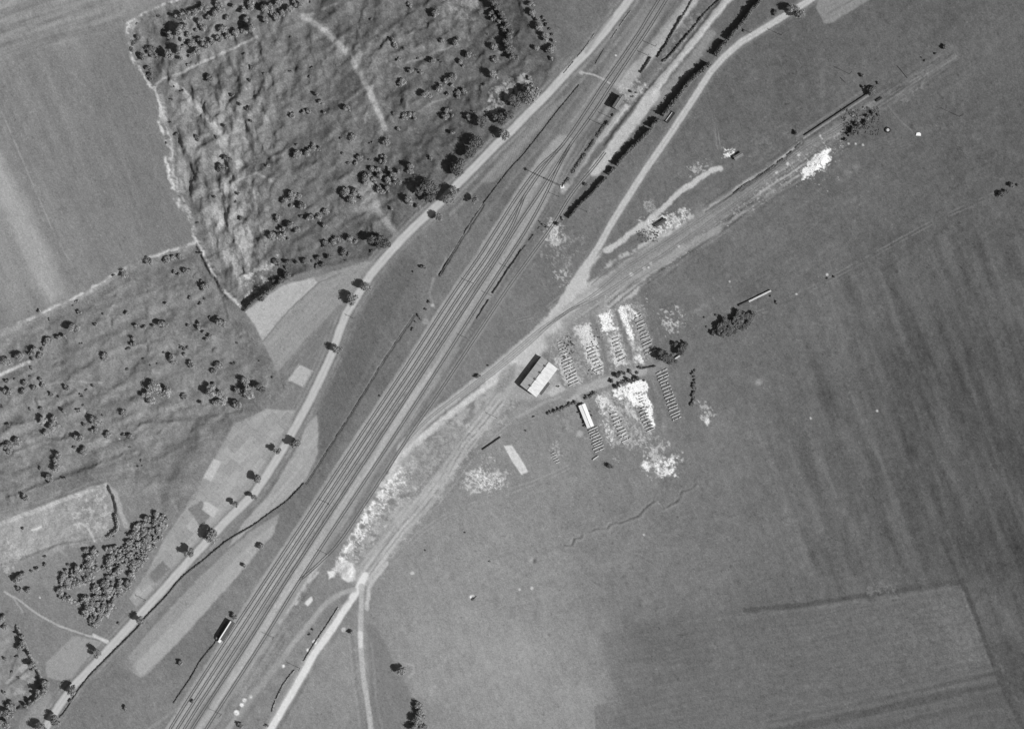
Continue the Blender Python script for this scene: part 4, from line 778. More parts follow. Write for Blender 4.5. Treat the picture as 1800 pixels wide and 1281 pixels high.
Bs(900,420,K,[(a_, b_, c_*1.08) for a_, b_, c_ in [(545,710,13),(585,697,9),(610,690,9),(512,740,11),(610,740,12),(650,725,12),(575,752,9),(540,770,11),(555,762,9),(600,735,10),(630,735,8),(665,668,8),(690,738,6),(385,830,8),(400,820,9),(415,812,8),(430,805,8),(325,857,9),(300,862,9),(285,870,8),(268,880,9),(245,890,9),(215,902,9),(185,908,8),(955,685,6),(945,700,8),(945,755,8),(958,755,6),(950,780,9),(947,800,9),(943,825,9),(942,845,8),(932,868,9),(350,905,7),(362,930,8),(372,955,8),(380,975,7),(405,900,6),(415,920,6),(1065,397,6),(1005,408,5),(1015,460,5),(505,1185,13),(110,928,5),(70,1000,5),(240,772,5),(820,650,8),(258,884,8),(230,897,8),(200,905,7),(310,861,8),(393,825,8),(422,808,8),(952,740,7),(949,768,8),(945,812,8),(940,855,8),(952,715,7),(617,700,8),(655,700,8),(565,700,9),(590,745,9),(640,735,9)]], 'leaf_black')
Bs(900,420,K,[(850,548,13),(870,580,20),(895,570,15),(905,545,12),(880,560,14),(765,610,29),(800,622,27),(785,600,24),(830,630,18)], 'leaf_black', 'tree')
Bs(1350,420,K,[(340,195,7),(310,205,6),(38,332,8),(10,300,6)], 'leaf_dark')
K2 = 2.972
Bs(0,850,K2,[(445,340,14),(85,490,22),(110,470,16),(95,550,14),(145,552,14),(190,438,12),(235,420,10),(235,378,8),(160,450,8),(350,420,8),(345,450,10),(340,490,8),(10,690,16),(15,740,16),(95,750,8),(110,790,12),(110,830,18),(95,850,14),(155,885,10),(165,940,18),(165,970,10),(20,910,10),(15,1090,10),(125,70,16),(110,235,8),(80,900,8),(55,980,8),(90,1010,8),(590,265,8),(575,270,9),(933,930,14),(652,1165,12),(1215,688,16),(1272,422,12),(1007,1132,10),(1250,1255,14),(365,1130,9),(618,727,8),(1128,805,9)], 'leaf_mid')
Bs(0,850,K2,[(230,1040,20),(215,1080,22),(195,1105,14),(150,1140,14),(130,1160,12),(50,1160,22),(20,1190,23),(45,1200,18),(20,1250,27)], 'leaf_mid')
Bs(450,850,K2,[(20,320,14),(885,345,5),(1090,255,5),(50,1255,9),(1220,405,5),(490,770,12),(290,760,7),(280,785,7),(840,1150,20),(850,1190,22),(838,1225,26),(825,1262,24),(862,1262,20),(800,1240,8)], 'leaf_mid')
Bs(450,850,K2,[(752,962,25)], 'leaf_mid', 'bush')
# thorn grove east of the yard
gr = random.Random(3)
for k in range(80):
    a, b = gr.uniform(-1, 1), gr.uniform(-1, 1)
    if a*a+b*b > 1: continue
    zx = 1158+a*100+b*14; zy = 438-a*42+b*44
    PLANTS.append((900+zx/K+2, 420+zy/K+1, gr.uniform(1.9, 2.7), 'thorn', 'leaf_dark', 3.2))
Bs(900,420,K,[(1060,480,14),(1045,492,12),(1080,470,14)], 'leaf_dark')
# woodland at lower left
WOOD = [(p[0]/K2, 850+p[1]/K2) for p in [(690,230),(760,195),(820,165),(865,150),(880,200),(845,290),(790,350),(730,440),(690,520),(650,590),(560,690),(500,745),(465,715),(455,640),(400,620),(310,600),(310,530),(345,470),(400,440),(465,400),(480,345),(540,310),(640,330),(700,290)]]
wr = random.Random(5); pts = []; tries = 0
wa = np.array(WOOD)
while len(pts) < 190 and tries < 30000:
    tries += 1; x = wr.uniform(*[f(wa[:,0]) for f in (np.min, np.max)]); y = wr.uniform(*[f(wa[:,1]) for f in (np.min, np.max)])
    r = wr.choice([4.2, 5.2, 6.2, 7.4, 9.0])
    if not inside(np.array([x]), np.array([y]), WOOD)[0]: continue
    if fbm(np.array([x]), np.array([y]), 22, 2, 301)[0] < -.30: continue
    if all((x-a)**2+(y-b)**2 > (.56*(r+c)*wr.choice([.8,1,1.2]))**2 for a, b, c in pts): pts.append((x, y, r))
for x, y, r in pts: PLANTS.append((x, y, r*S, 'wood', wr.choice(['leaf_pale','leaf_pale','leaf_pale','leaf_mid']), r*S*wr.uniform(.45,.95)))

PLANTS.sort(key=lambda p: -p[2])
nb = 0; stuff = []
CATS = {'bush':'bush', 'tree':'tree', 'tree2':'tree', 'thorn':'tree', 'wood':'tree'}
WORD = {'bush':'bush', 'tree':'tree', 'tree2':'young tree', 'thorn':'thorn tree', 'wood':'woodland tree'}
TN = {'leaf_dark':'dark', 'leaf_mid':'grey', 'leaf_pale':'pale', 'leaf_black':'dark'}
GRP = {'bush':'scattered bushes', 'tree':'spreading trees', 'tree2':'young trees in loose rows', 'thorn':'thorn trees of the elongated grove', 'wood':'trees of the small woodland'}
items = []
for p in PLANTS:
    if p[3] == 'bush' and sum(1 for q in items if q[3] == 'bush') >= 296: stuff.append(p)
    else: items.append(p)
# rank each plant by its distance to the landmark nearest to it
near = {}
for i, p in enumerate(items):
    key = ('wood',) if p[3] == 'wood' else ('thorn',) if p[3] == 'thorn' else None
    if key == ('wood',): L_ = ('northern tip of the small woodland', 288, 905) if p[1] < 985 else ('southern tip of the small woodland', 165, 1095)
    elif key == ('thorn',): L_ = ('east end of the elongated grove', 1325, 545)
    else: L_ = min(LAND, key=lambda l: (l[1]-p[0])**2+(l[2]-p[1])**2)
    near.setdefault((L_[0], CATS[p[3]]), []).append((math.hypot(L_[1]-p[0], L_[2]-p[1]), i))
LAB = {}
for (ln, cat), lst in near.items():
    lst.sort()
    for n, (d, i) in enumerate(lst, 1):
        p = items[i]; sz = next(w for lim, w in SIZES if p[2] < lim)
        LAB[i] = '%s %s %s, %s %s to %s' % (sz, TN[p[4]], WORD[p[3]], ordinal(n), 'bush' if cat == 'bush' else 'tree', ln)
def add_plant(i, p):
    px, py, r, kind, tone, h = p
    lod = 0 if r < 1.1 else 1 if r < 2.4 else 2
    if kind == 'bush':
        x, y = W(px, py); o = link('bush', random.choice(BUSH[tone][lod]), None, (x, y, hz(px, py)-.1))
        o.scale = (r, r*random.uniform(.85, 1.1), r*random.uniform(.95, 1.25)); o.rotation_euler = (0, 0, random.uniform(0, 6.28))
        tag(o, LAB[i], 'bush', GRP[kind]); return
    t = empty(WORD[kind].replace(' ', '_'), px, py, LAB[i], 'tree', GRP[kind]); ch = h if h else (r*.95 if kind == 'wood' else r*1.2)
    cr = link('crown', random.choice(BUSH[tone][max(1, lod)]), t); zs = r*(.95 if kind != 'tree' else .85)
    cr.scale = (r, r*random.uniform(.88, 1.1), zs); cr.rotation_euler = (0, 0, random.uniform(0, 6.28)); cr.location = (0, 0, max(.3, ch-zs*.75))
    tr = link('trunk', random.choice(TRUNKS), t); tr.scale = (r*.8, r*.8, max(1.2, ch))
for i, p in enumerate(items): add_plant(i, p)
if stuff:
    V = []; F = []
    for px, py, r, kind, tone, h in stuff:
        me = BUSH[tone][0][random.randrange(6)]; x, y = W(px, py); z = hz(px, py); o = len(V); a = random.uniform(0, 6.28); ca, sa = math.cos(a), math.sin(a)
        for v in me.vertices: V.append((x+r*(v.co.x*ca-v.co.y*sa), y+r*(v.co.x*sa+v.co.y*ca), z+r*.9*v.co.z-.05))
        for f in me.polygons: F.append(tuple(o+k for k in f.vertices))
    mb = MB(); mb.v = V; mb.f = F; tag(link('low_scrub', mb.mesh('low_scrub', M['leaf_dark'])), 'tiny dark shrubs scattered over the rough ground', 'shrubs', None, 'stuff')

# roadside trees: base under the crown, shadow cast onto the verge (crown centre about 6 m up)
ROADT = [(450,0,K,1045,1010,26,'main road tree with a long shadow, at the north quarry corner, westward of a twin'),(450,0,K,1010,1045,24,'main road tree just south of its twin by the north quarry corner'),
 (450,0,K,1300,705,28,'roadside tree beside the thick trees of the quarry bank, leaning over the verge'),(450,0,K,1148,1052,18,'small roadside tree on the east verge by the dark grass patch'),
 (450,0,K,960,1140,18,'small tree on the east verge of the main road above the bend'),
 (900,0,K,95,500,40,'broad dark tree standing right beside the northern main road'),
 (450,420,K,582,252,22,'northern roadside tree of the pair above the garden fields'),(450,420,K,503,318,27,'roadside tree with a big round shadow on the pale field'),
 (450,420,K,432,580,21,'roadside tree halfway down the long straight by the triangular dark field'),(450,420,K,205,1068,24,'roadside tree north of the leaf shaped plot'),
 (450,420,K,118,1112,17,'small roadside tree at the gardens, partner of a larger tree uphill'),(450,420,K,12,1250,20,'garden side roadside tree next above the small pair'),
 (0,850,K2,1235,108,14,'small roadside tree west of the road among the gardens'),(0,850,K2,1335,66,13,'small roadside tree on the road edge above the garden plots'),
 (0,850,K2,1105,260,34,'largest roadside tree with a broad shadow over the gardens'),(0,850,K2,1000,362,23,'roadside tree next downhill from the largest roadside tree'),
 (0,850,K2,742,712,20,'roadside tree beside the woodland tip on the main road'),(0,850,K2,522,880,20,'roadside tree next to the pale striped plot'),
 (0,850,K2,388,1072,24,'dense tree overhanging the road where it narrows'),(0,850,K2,292,1232,26,'roadside tree at the bottom bend of the main road'),(0,850,K2,225,1268,24,'last roadside tree at the bottom left edge'),
 (1350,0,K,150,78,26,'wide tree leaning over the country road at the top edge'),(1350,0,K,118,52,20,'tree over the country road verge beside the wide leaning tree')]
for k, (ox, oy, kk, zx, zy, zr, lb) in enumerate(ROADT):
    r = zr/kk*S*1.32; px, py = ox+zx/kk, oy+zy/kk
    ch = 6.2 if r > 2.8 else 5.2
    t = empty('roadside_tree', px, py, lb, 'tree', 'trees along the roads')
    lod = 2 if r > 2.0 else 1
    c = link('crown', random.choice(BUSH['leaf_road'][lod]), t, (0, 0, ch-r*.8)); c.scale = (r, r*random.uniform(.85, 1.05), r*.95); c.rotation_euler = (0, 0, random.uniform(0, 6))
    tr = link('trunk', random.choice(TRUNKS), t); tr.scale = (r*.7, r*.7, ch)

# ================================================================== hedges
def hedge(pts, w, h, label, tone='leaf_black', group='hedges', dens=5.0, gap=0, name='hedge', seed=1, size=.42):
    r = np.random.default_rng(seed); p = densify(pts, .9); c = p[len(p)//2]; z0 = hz(c[0]/S+900, 640.5-c[1]/S)
    V = []; F = []
    g = np.gradient(p, axis=0); g /= np.linalg.norm(g, axis=1)[:,None]+1e-9; nn = np.stack([-g[:,1], g[:,0]], 1)
    ph = r.uniform(0, 50)
    for i, (q, n_) in enumerate(zip(p, nn)):
        k = vnoise(np.array([i*.33+ph]), np.array([0.5]), seed)[0]
        if gap and k < gap: continue
        ww = w*(.75+.5*k)*.5; hh = h*(.7+.55*vnoise(np.array([i*.5+ph]), np.array([3.5]), seed)[0])
        # core
        o = len(V); gx_, gy_ = g[i]*.62
        zb = hz(q[0]/S+900, 640.5-q[1]/S)-z0
        for e in (-1, 1):
            for s_, z in ((-ww*.75, -.2), (-ww*.6, hh*.8), (ww*.6, hh*.8), (ww*.75, -.2)): V.append((q[0]-c[0]+n_[0]*s_+gx_*e, q[1]-c[1]+n_[1]*s_+gy_*e, zb+z))
        F += [(o, o+4, o+5, o+1), (o+1, o+5, o+6, o+2), (o+2, o+6, o+7, o+3), (o, o+1, o+2, o+3), (o+4, o+7, o+6, o+5)]
        for j in range(max(3, int(dens*(ww*2+hh*.7)))):
            s_ = r.uniform(-1, 1)*ww; zz = hh*(r.uniform(.35, 1.05) if abs(s_) > ww*.5 else r.uniform(.8, 1.1)); al = r.uniform(-.6, .6)
            cpt = np.array([q[0]-c[0]+n_[0]*s_+g[i][0]*al, q[1]-c[1]+n_[1]*s_+g[i][1]*al, zz+zb])
            nr = np.array([n_[0]*s_/ww, n_[1]*s_/ww, .8])+r.normal(size=3)*.5; nr /= np.linalg.norm(nr)
            t = np.cross(nr, r.normal(size=3)); t /= np.linalg.norm(t)+1e-9; b = np.cross(nr, t); sz = size*r.uniform(.6, 1.3); o = len(V)
            for u_, v_ in ((-1,-.6),(1,-.7),(.8,.7),(-.9,.6)): V.append(tuple(cpt+t*sz*u_+b*sz*v_))
            F.append((o, o+1, o+2, o+3))
    mb = MB(); mb.v = V; mb.f = F
    o = link(name, mb.mesh(name, M[tone]), None, (float(c[0]), float(c[1]), z0)); tag(o, label, 'hedge', group); return o
BIG = 'tall dark hedge sections between old line and country road'
ZH = lambda l: Z(900,0,l)
hedge(ZH([(1320,-30),(1290,20),(1255,55),(1225,100)]), 2.6, 5.2, 'tall dark hedge section running off the top edge', group=BIG, seed=2, size=.5)
hedge(ZH([(1222,105),(1190,140),(1160,175),(1130,210)]), 2.6, 5.0, 'tall dark hedge section second from the top edge', group=BIG, seed=3, size=.5)
hedge(ZH([(1118,225),(1095,245),(1080,270),(1068,290)]), 3.4, 5.4, 'bulging short dark hedge section where the country road bends', group=BIG, seed=4, size=.5)
hedge(ZH([(1030,340),(980,385),(930,430),(880,495),(830,560),(790,605)]), 3.0, 5.4, 'longest unbroken section of tall dark hedge', group=BIG, seed=5, size=.5)
hedge(ZH([(768,630),(745,650),(730,672)]), 2.8, 5.2, 'short hedge section opposite the open topped enclosure', group=BIG, seed=6, size=.5)
hedge(ZH([(722,682),(695,715),(668,740)]), 2.8, 5.2, 'short hedge section southwest of the one opposite the enclosure', group=BIG, seed=7, size=.5)
hedge(ZH([(660,748),(620,785),(575,835),(548,868)]), 2.8, 4.6, 'hedge section between two small footpath gaps', group=BIG, seed=8, size=.5)
hedge(ZH([(535,885),(505,915)]), 2.4, 3.8, 'shortest hedge section just below a footpath gap', group=BIG, seed=9, size=.5)
hedge(ZH([(492,935),(455,970),(420,1015),(385,1045),(350,1080),(318,1120),(300,1140)]), 2.0, 3.6, 'tapering southern end of the tall dark hedge', group=BIG, seed=10, size=.45)
HL = 'narrow field hedges'
hedge(ZH([(950,-10),(910,60),(890,90)]), .8, .8, 'thin straggly hedge running to the top edge', group=HL, seed=11, gap=.3)
hedge(ZH([(890,90),(845,165),(810,230),(765,298)]), 1.2, 1.6, 'dark narrow hedge with blunt south end above the signal box', group=HL, seed=12)
hedge(ZH([(1095,-5),(1020,60),(940,160),(880,230),(830,290),(790,325)]), 1.1, 1.4, 'bushy narrow hedge beside the pale old railway bank', group=HL, seed=13, gap=.15)
hedge(ZH([(725,305),(700,345),(675,385)]), 1.2, 1.8, 'short stout hedge just northeast of the signal box', group=HL, seed=14)
hedge(ZH([(480,262),(435,338)]), .5, .5, 'very short thin hedge between main road and railway', group=HL, seed=15, size=.3)
hedge(ZH([(350,450),(250,570),(180,660),(90,775),(40,835),(0,875)])+[(860,345),(830,388),(808,424)], .7, .75, 'long thin foliage ribbon standing in for the ditch between the ribbed plot and the railway', group=HL, seed=16, size=.3, gap=.12)  # foliage ribbon added for the dark line of a boundary ditch
hedge([(808,424),(790,455),(773,484)], .7, .8, 'thin foliage ribbon standing in for the damp meadow ditch', group=HL, seed=17, size=.3)  # lower end of the same ditch, drawn as foliage
hedge([(917,440),(905,458),(893,474),(880,495),(866,516)], .9, 1.1, 'dark low hedge strip between the yard tracks', group=HL, seed=18, size=.3)
hedge([(859,528),(850,541),(845,550),(838,560)], .8, .9, 'short dashed hedge strip at the south end of the tracks hedge', group=HL, seed=19, gap=.25, size=.3)
hedge([(948,400),(936,415),(925,430),(919,438)], .6, .7, 'dotted row of low shrubs between the tracks and the lone yard track', group=HL, seed=20, gap=.45, size=.35)
hedge([(728,554),(702,592),(670,640),(640,690),(607,742),(570,800),(537,850)], .4, .45, 'faint thin foliage ribbon standing in for the ditch along the railway meadow', group=HL, seed=21, size=.26, gap=.25)  # ditch line drawn as a low foliage ribbon
hedge([(545,790),(556,792),(534,850),(505,880),(470,905),(447,922)][2:]+[(400,950),(357,985),(320,1015),(290,1050),(256,1085),(240,1105),(210,1135),(180,1165),(160,1185),(141,1209)], 1.0, 1.0, 'long dark clipped hedge along the east edge of the main road', group=HL, seed=22, size=.32)
hedge([(1063,220),(1050,240),(1038,258),(1025,276),(1012,295),(1003,310),(993,322)], 2.6, .9, 'low ragged foliage strip standing in for a shadowed bank below the signal box', 'leaf_dark', group=HL, seed=35, gap=.3)  # foliage put in for the dark of a shadowed grass bank
hedge([(397,1094),(386,1112),(378,1130),(368,1142),(352,1162),(336,1190),(318,1216),(306,1234)], .9, .8, 'low hedge along the tracks below the wagon-like shed', group=HL, seed=23, size=.32, gap=.1)
hedge([(1126,648),(1140,645.5),(1153,643)], 1.0, 1.3, 'clipped black hedge on the north side of the yard lane', group=HL, seed=24)
hedge([(1300,330),(1335,308),(1362,290),(1390,268),(1408,250)], 1.5, .7, 'scrubby low hedge along the bank north of the siding', group=HL, seed=25, gap=.35, size=.35)
hedge([(430,546),(445,530),(468,515),(492,497)], 2.2, 2.4, 'dark foliage strip standing in for shade on the south quarry wall', group=HL, seed=26)  # foliage put where the quarry wall lies in its own shade
hedge([(100,1125),(105,1100),(88,1060)][:0]+[(140,1210),(128,1228),(118,1245),(106,1260)], .8, .9, 'short hedge at the bottom bend of the main road', group=HL, seed=27, size=.3)
hedge([(30,1100),(42,1125),(55,1155),(68,1180),(76,1200),(72,1222),(50,1238)], 1.4, 1.3, 'hedge along the rim of the bottom left hollow', 'leaf_mid', group=HL, seed=28, gap=.2)
hedge([(203,905),(207,918),(206,930),(195,940),(188,944)], 2.0, 1.8, 'dark foliage strip standing in for shade on the steep wall of the pale pit', 'leaf_mid', group=HL, seed=29)  # foliage put along the shaded west-facing wall of the pit
hedge([(520,1175),(500,1200),(485,1230),(478,1250)], .9, .8, 'low hedge beside the south road near the bottom edge', 'leaf_mid', group=HL, seed=30, gap=.3, size=.3)
hedge([(594,1068),(575,1098),(552,1132),(535,1160)], .8, .8, 'low hedge on the west edge of the south road', 'leaf_mid', group=HL, seed=31, gap=.2, size=.3)
hedge([(868,8),(880,30),(892,55),(897,80)], 2.2, 2.6, 'dark hedge edging the northeast quarry corner', group=HL, seed=32)
hedge([(1045,60),(1030,82),(1012,104),(992,128)], .5, .5, 'faint verge hedge along the west side of the northern main road', 'leaf_mid', group=HL, seed=33, gap=.4, size=.3)
hedge([(1108,20),(1090,45),(1075,68)], .5, .5, 'faint verge hedge along the east side of the northern main road', 'leaf_mid', group=HL, seed=34, gap=.35, size=.3)
# ================================================================== buildings
def frame(a, b):   # world direction angle of photo vector a->b
    return math.atan2(-(b[1]-a[1]), b[0]-a[0])
def gabled(px, py, L, Wd, ang, wh, rh, label, name, off=0.0, roofm='roof', wallm='wallp', over=.3, doors=(), windows=(), cat='shed', z=None):
    t = empty(name, px, py, label, cat, None, ang, z)
    w = MB(); r = off*Wd
    hl, hw = L/2, Wd/2
    v = []
    for x in (-hl, hl): v += [(x,-hw,0),(x,hw,0),(x,hw,wh),(x,r,wh+rh),(x,-hw,wh)]
    w.add(v, [(0,1,2,3,4),(9,8,7,6,5),(0,4,9,5),(1,6,7,2),(0,5,6,1)]); wo = link('wall', w.mesh('wall', M[wallm]), t)
    rf = MB(); th = .14
    for sg in (-1, 1):
        ey = sg*(hw+over); slope = rh/(hw-sg*r); ez = wh-over*slope
        y0, z0, y1, z1 = r, wh+rh+.03, ey, ez+.03
        X0, X1 = -hl-over, hl+over
        rf.add([(X0,y0,z0),(X1,y0,z0),(X1,y1,z1),(X0,y1,z1),(X0,y0,z0+th),(X1,y0,z0+th),(X1,y1,z1+th),(X0,y1,z1+th)],
               [(0,1,2,3),(7,6,5,4),(0,4,5,1),(1,5,6,2),(2,6,7,3),(3,7,4,0)])
        n = int(L/1.2)
        for k in range(n+1):      # standing battens
            x = -hl+L*k/n; rf.add([(x-.04,y0,z0+th),(x+.04,y0,z0+th),(x+.04,y1,z1+th),(x-.04,y1,z1+th),(x-.04,y0,z0+th+.07),(x+.04,y0,z0+th+.07),(x+.04,y1,z1+th+.07),(x-.04,y1,z1+th+.07)], [(0,1,2,3),(7,6,5,4),(0,4,5,1),(1,5,6,2),(2,6,7,3),(3,7,4,0)])
    ro = link('roof', rf.mesh('roof', M[roofm]), t)
    rc = MB(); rc.box((0, r, wh+rh+th+.1), (hl+over, .16, .09)); link('ridge_cap', rc.mesh('ridge_cap', M[wallm]), ro)
    for (x, sd, w_, h_) in doors:
        d = MB(); d.box((x, sd*(hw+.04), h_/2+.02), (w_/2, .05, h_/2)); do = link('door', d.mesh('door', M['opening']), t)
        hd = MB(); hd.box((x+w_*.35, sd*(hw+.13), h_*.5), (.06, .04, .12)); link('handle', hd.mesh('handle', M['metal']), do)
    for (x, sd, w_, h_, zc) in windows:
        d = MB(); d.box((x, sd*(hw+.03), zc), (w_/2, .04, h_/2)); do = link('window', d.mesh('window', M['white']), t)
        g_ = MB(); g_.box((x, sd*(hw+.08), zc), (w_/2-.08, .02, h_/2-.08)); link('pane', g_.mesh('pane', M['glass']), do)
    return t
ang = frame((914,677.5), (951,628.6))
sh = gabled(947.2, 662.0, 25.6, 14.4, ang, 4.1, 2.5, 'large gabled shed with one bright and one grey roof slope', 'large_shed', off=.06, doors=((-6,1,3.2,3.2),(5,1,3.2,3.2),(0,-1,2.6,3.0)), windows=[(x,-1,1.2,1.0,2.2) for x in (-9,-5,5,9)])
for vx in (-9, -3, 3, 9):
    vt = MB(); vt.box((vx, .86, 6.85), (.5, .35, .3)); vt.box((vx, .86, 7.2), (.65, .5, .05)); link('roof_vent', vt.mesh('roof_vent', M['metal']), sh)
pl = MB(); pl.box((-4.2, -8.6, .45), (5.2, 1.1, .45)); link('loading_platform', pl.mesh('loading_platform', M['darkroof']), sh)
# signal box
ang = frame((1080,191.5), (1093,171.5))
sb = gabled(1086.6, 181.3, 10.2, 3.6, ang, 5.6, .5, 'tall narrow signal box with grey roof and black shadow beside the tracks', 'signal_box', roofm='roofmid', doors=((3,-1,1,2.1),), windows=[(x,1,1.5,1.3,4.2) for x in (-4,-2,0,2,4)]+[(-2,-1,1.4,1.2,4.2)], cat='signal box')
ch = MB(); ch.box((3.2, .9, 6.3), (.3,.3,.8)); link('chimney', ch.mesh('chimney', M['stone']), sb)
st = MB()
for k in range(8): st.box((5.4+k*.28, -.9, 2.9-.36*k), (.14,.5,.05))
link('stair', st.mesh('stair', M['timber']), sb)
# long narrow wagon-like shed by the western track
ang = frame((389,1126), (410,1093))
t = empty('narrow_shed', 400.4, 1107.6, 'long narrow dark roofed shed with a white roof edge beside the tracks', 'shed', None, ang)
w = MB(); w.box((0,0,2.0), (7.6,1.7,2.0)); link('wall', w.mesh('wall', M['wallp']), t)
r_ = MB(); r_.box((0,-.45,4.08), (7.8,1.45,.08)); 
for k in range(14): r_.box((-7.2+k*1.1,-.45,4.2), (.06,1.45,.05))
link('roof', r_.mesh('roof', M['darkroof']), t)
e = MB(); e.box((0,1.45,4.2), (7.8,.42,.2)); link('roof_edge', e.mesh('roof_edge', M['white']), t)
d = MB(); d.box((-2,-1.74,1.2), (1.2,.05,1.15)); dd = link('door', d.mesh('door', M['opening']), t)
a_ = MB(); a_.box((-9.2,.7,1.3), (1.1,.9,1.3)); an = link('lean_to', a_.mesh('lean_to', M['wallp']), t)
b_ = MB(); b_.box((-9.2,.7,2.66), (1.2,1.0,.06)); link('roof', b_.mesh('roof', M['white']), an)
# long pale hut in the yard
ang = frame((1022,709), (1038,749))
gabled(1030.2, 730.5, 17.3, 4.7, ang, 2.0, .35, 'long low hut with a bright white roof in the brick yard', 'long_hut', roofm='white', doors=((0,-1,1.1,1.8),), windows=((-5,-1,.9,.7,1.2),(5,-1,.9,.7,1.2)), cat='hut')
gabled(1297.5, 275, 6.6, 2.7, frame((1290,279),(1305,270)), 1.9, .3, 'small dark roofed hut alone on the meadow beside a white heap', 'small_hut', roofm='roofmid', doors=((0,-1,.9,1.6),), cat='hut')
gabled(1161, 392, 9.0, 2.0, frame((1152,398),(1170,386)), 1.7, .25, 'narrow black roofed hut standing in chalk rubble', 'narrow_hut', roofm='stone', wallm='stone', doors=((-2,-1,.9,1.5),), cat='hut')
# open topped enclosure by the country road
ang = frame((1171,216),(1185,197))
t = empty('open_enclosure', 1178, 206.4, 'small open topped walled enclosure between tall hedge and country road', 'enclosure', None, ang)
w = MB()
w.box((0,-1.25,.9),(4.6,.16,.9)); w.box((0,1.25,.35),(4.6,.16,.35)); w.box((-4.44,0,.9),(.16,1.08,.9)); w.box((4.44,0,.9),(.16,1.08,.9)); link('wall', w.mesh('wall', M['stone']), t)
f_ = MB(); f_.box((0,.12,.05),(4.25,1.0,.05)); link('floor', f_.mesh('floor', M['white']), t)
# round tank
t = empty('round_tank', 1560.5, 229, 'small round tank with dark rim and pale middle in the open meadow', 'tank')
rg = MB(); n = 24
for k in range(n):
    a0, a1 = 2*math.pi*k/n, 2*math.pi*(k+1)/n
    rg.prism([(2.1*math.cos(a0),2.1*math.sin(a0)),(2.1*math.cos(a1),2.1*math.sin(a1)),(1.25*math.cos(a1),1.25*math.sin(a1)),(1.25*math.cos(a0),1.25*math.sin(a0))], -.1, .9)
link('rim', rg.mesh('rim', M['post']), t); ld = MB(); ld.tube((0,0,0),(0,0,.95),1.2,1.1,20); link('lid', ld.mesh('lid', M['concrete']), t)
t = MB(); t.prism([(-1.9,-.9),(-1.2,1.2),(.8,1.5),(2.0,.4),(1.8,-1.2),(.1,-1.0)], 0, .5); x, y = W(1614,236.5)
tag(link('stone_slab', t.mesh('stone_slab', M['white']), None, (x,y,0)), 'bright white stone slab lying in the meadow east of the round tank', 'stone slab')
# low walls, platform edge, barrier
def lowwall(p, q, w_, h_, label, mat, name='low_wall', cat='wall', breaks=0):
    (x0,y0),(x1,y1) = W(*p), W(*q); L = math.hypot(x1-x0,y1-y0); a = math.atan2(y1-y0,x1-x0); mb = MB()
    n = max(1, int(L/1.6))
    for k in range(n):
        if breaks and random.random() < breaks: continue
        mb.box((-L/2+L*(k+.5)/n, random.uniform(-.04,.04), h_/2-.05), (L/n/2*.985, w_/2*random.uniform(.9,1.05), h_/2*random.uniform(.9,1.05)+.05))
    o = link(name, mb.mesh(name, M[mat]), None, ((x0+x1)/2,(y0+y1)/2,hz((p[0]+q[0])/2,(p[1]+q[1])/2))); o.rotation_euler = (0,0,a); return tag(o, label, cat)
lowwall((1316,530),(1355,511), 1.3, 1.3, 'pale broken low wall north of the elongated grove', 'concrete')
lowwall((1299,537.5),(1315,530), 1.1, 1.4, 'short dark wall at the west end of the pale broken wall', 'stone')
lowwall((1181,634),(1195,625), 1.1, 1.5, 'short pale wall beside the cluster of yard trees', 'concrete')
lowwall((1414,238.5),(1524,165.5), .4, 1.15, 'long straight retaining wall north of the siding', 'stone', 'retaining_wall')
lowwall((1301,332),(1290,340), .5, .8, 'short wall stub below the scrubby bank', 'stone')
b = lowwall((848,790),(880,768), .7, .9, 'dark fallen log pile slanting beside the south track', 'post', 'log_barrier', 'barrier')
lowwall((1042,808),(1052,801), .8, .9, 'tiny low wall south of the long hut rows', 'lwall')
lowwall((1540,178),(1550,172), 1.5, 1.1, 'dark timber buffer stop at the end of the siding', 'post', 'buffer_stop', 'buffer stop')
lowwall((1577,116),(1595,138), .35, .3, 'dark pole lying on the ground near the siding end', 'post', 'fallen_pole', 'pole')
lowwall((1476,136),(1486,146), .3, .3, 'thin pole lying on the grass west of the dark thicket', 'post', 'fallen_pole', 'pole')
lowwall((830,1055),(838,1047), .3, .5, 'small plank on its side in a field scrape', 'stone', 'plank', 'plank')

# ---- rows of low drying walls
def wallrow(c0, c1, n, l0, l1, d0, rowname, w_=.62, h_=1.0, seed=1):
    r = random.Random(seed)
    for k in range(n):
        u = k/(n-1); cx = c0[0]+(c1[0]-c0[0])*u; cy = c0[1]+(c1[1]-c0[1])*u; L = (l0+(l1-l0)*u)*S*r.uniform(.78, 1.06); cx += r.uniform(-.9,.9); cy += r.uniform(-.5,.5); hk = r.uniform(.7, 1.1)
        a = math.atan2(-d0[1], d0[0])+r.uniform(-.05, .05); x, y = W(cx, cy)
        mb = MB(); m_ = max(4, int(L/.9)); 
        for j in range(m_):
            if r.random() < .10: continue
            mb.box((-L/2+L*(j+.5)/m_, r.uniform(-.04,.04), h_/2-.05), (L/m_/2*.97, w_/2*r.uniform(.85,1.1), h_/2*hk*r.uniform(.6,1.1)))
        o = link('drying_wall', mb.mesh('drying_wall', M['lwall']), None, (x, y, hz(cx, cy))); o.rotation_euler = (0,0,a)
        nm = 'northernmost' if k == 0 else 'southernmost' if k == n-1 else '%s from the north' % ({1:'second',2:'third'}.get(k, '%dth' % (k+1)))
        tag(o, 'low brick wall, %s in the %s' % (nm, rowname), 'wall', 'low drying walls in parallel rows')
D1 = (.92,-.40)
wallrow((1121,553),(1143,619), 12, 13, 21, D1, 'northeast row of the yard', seed=1)
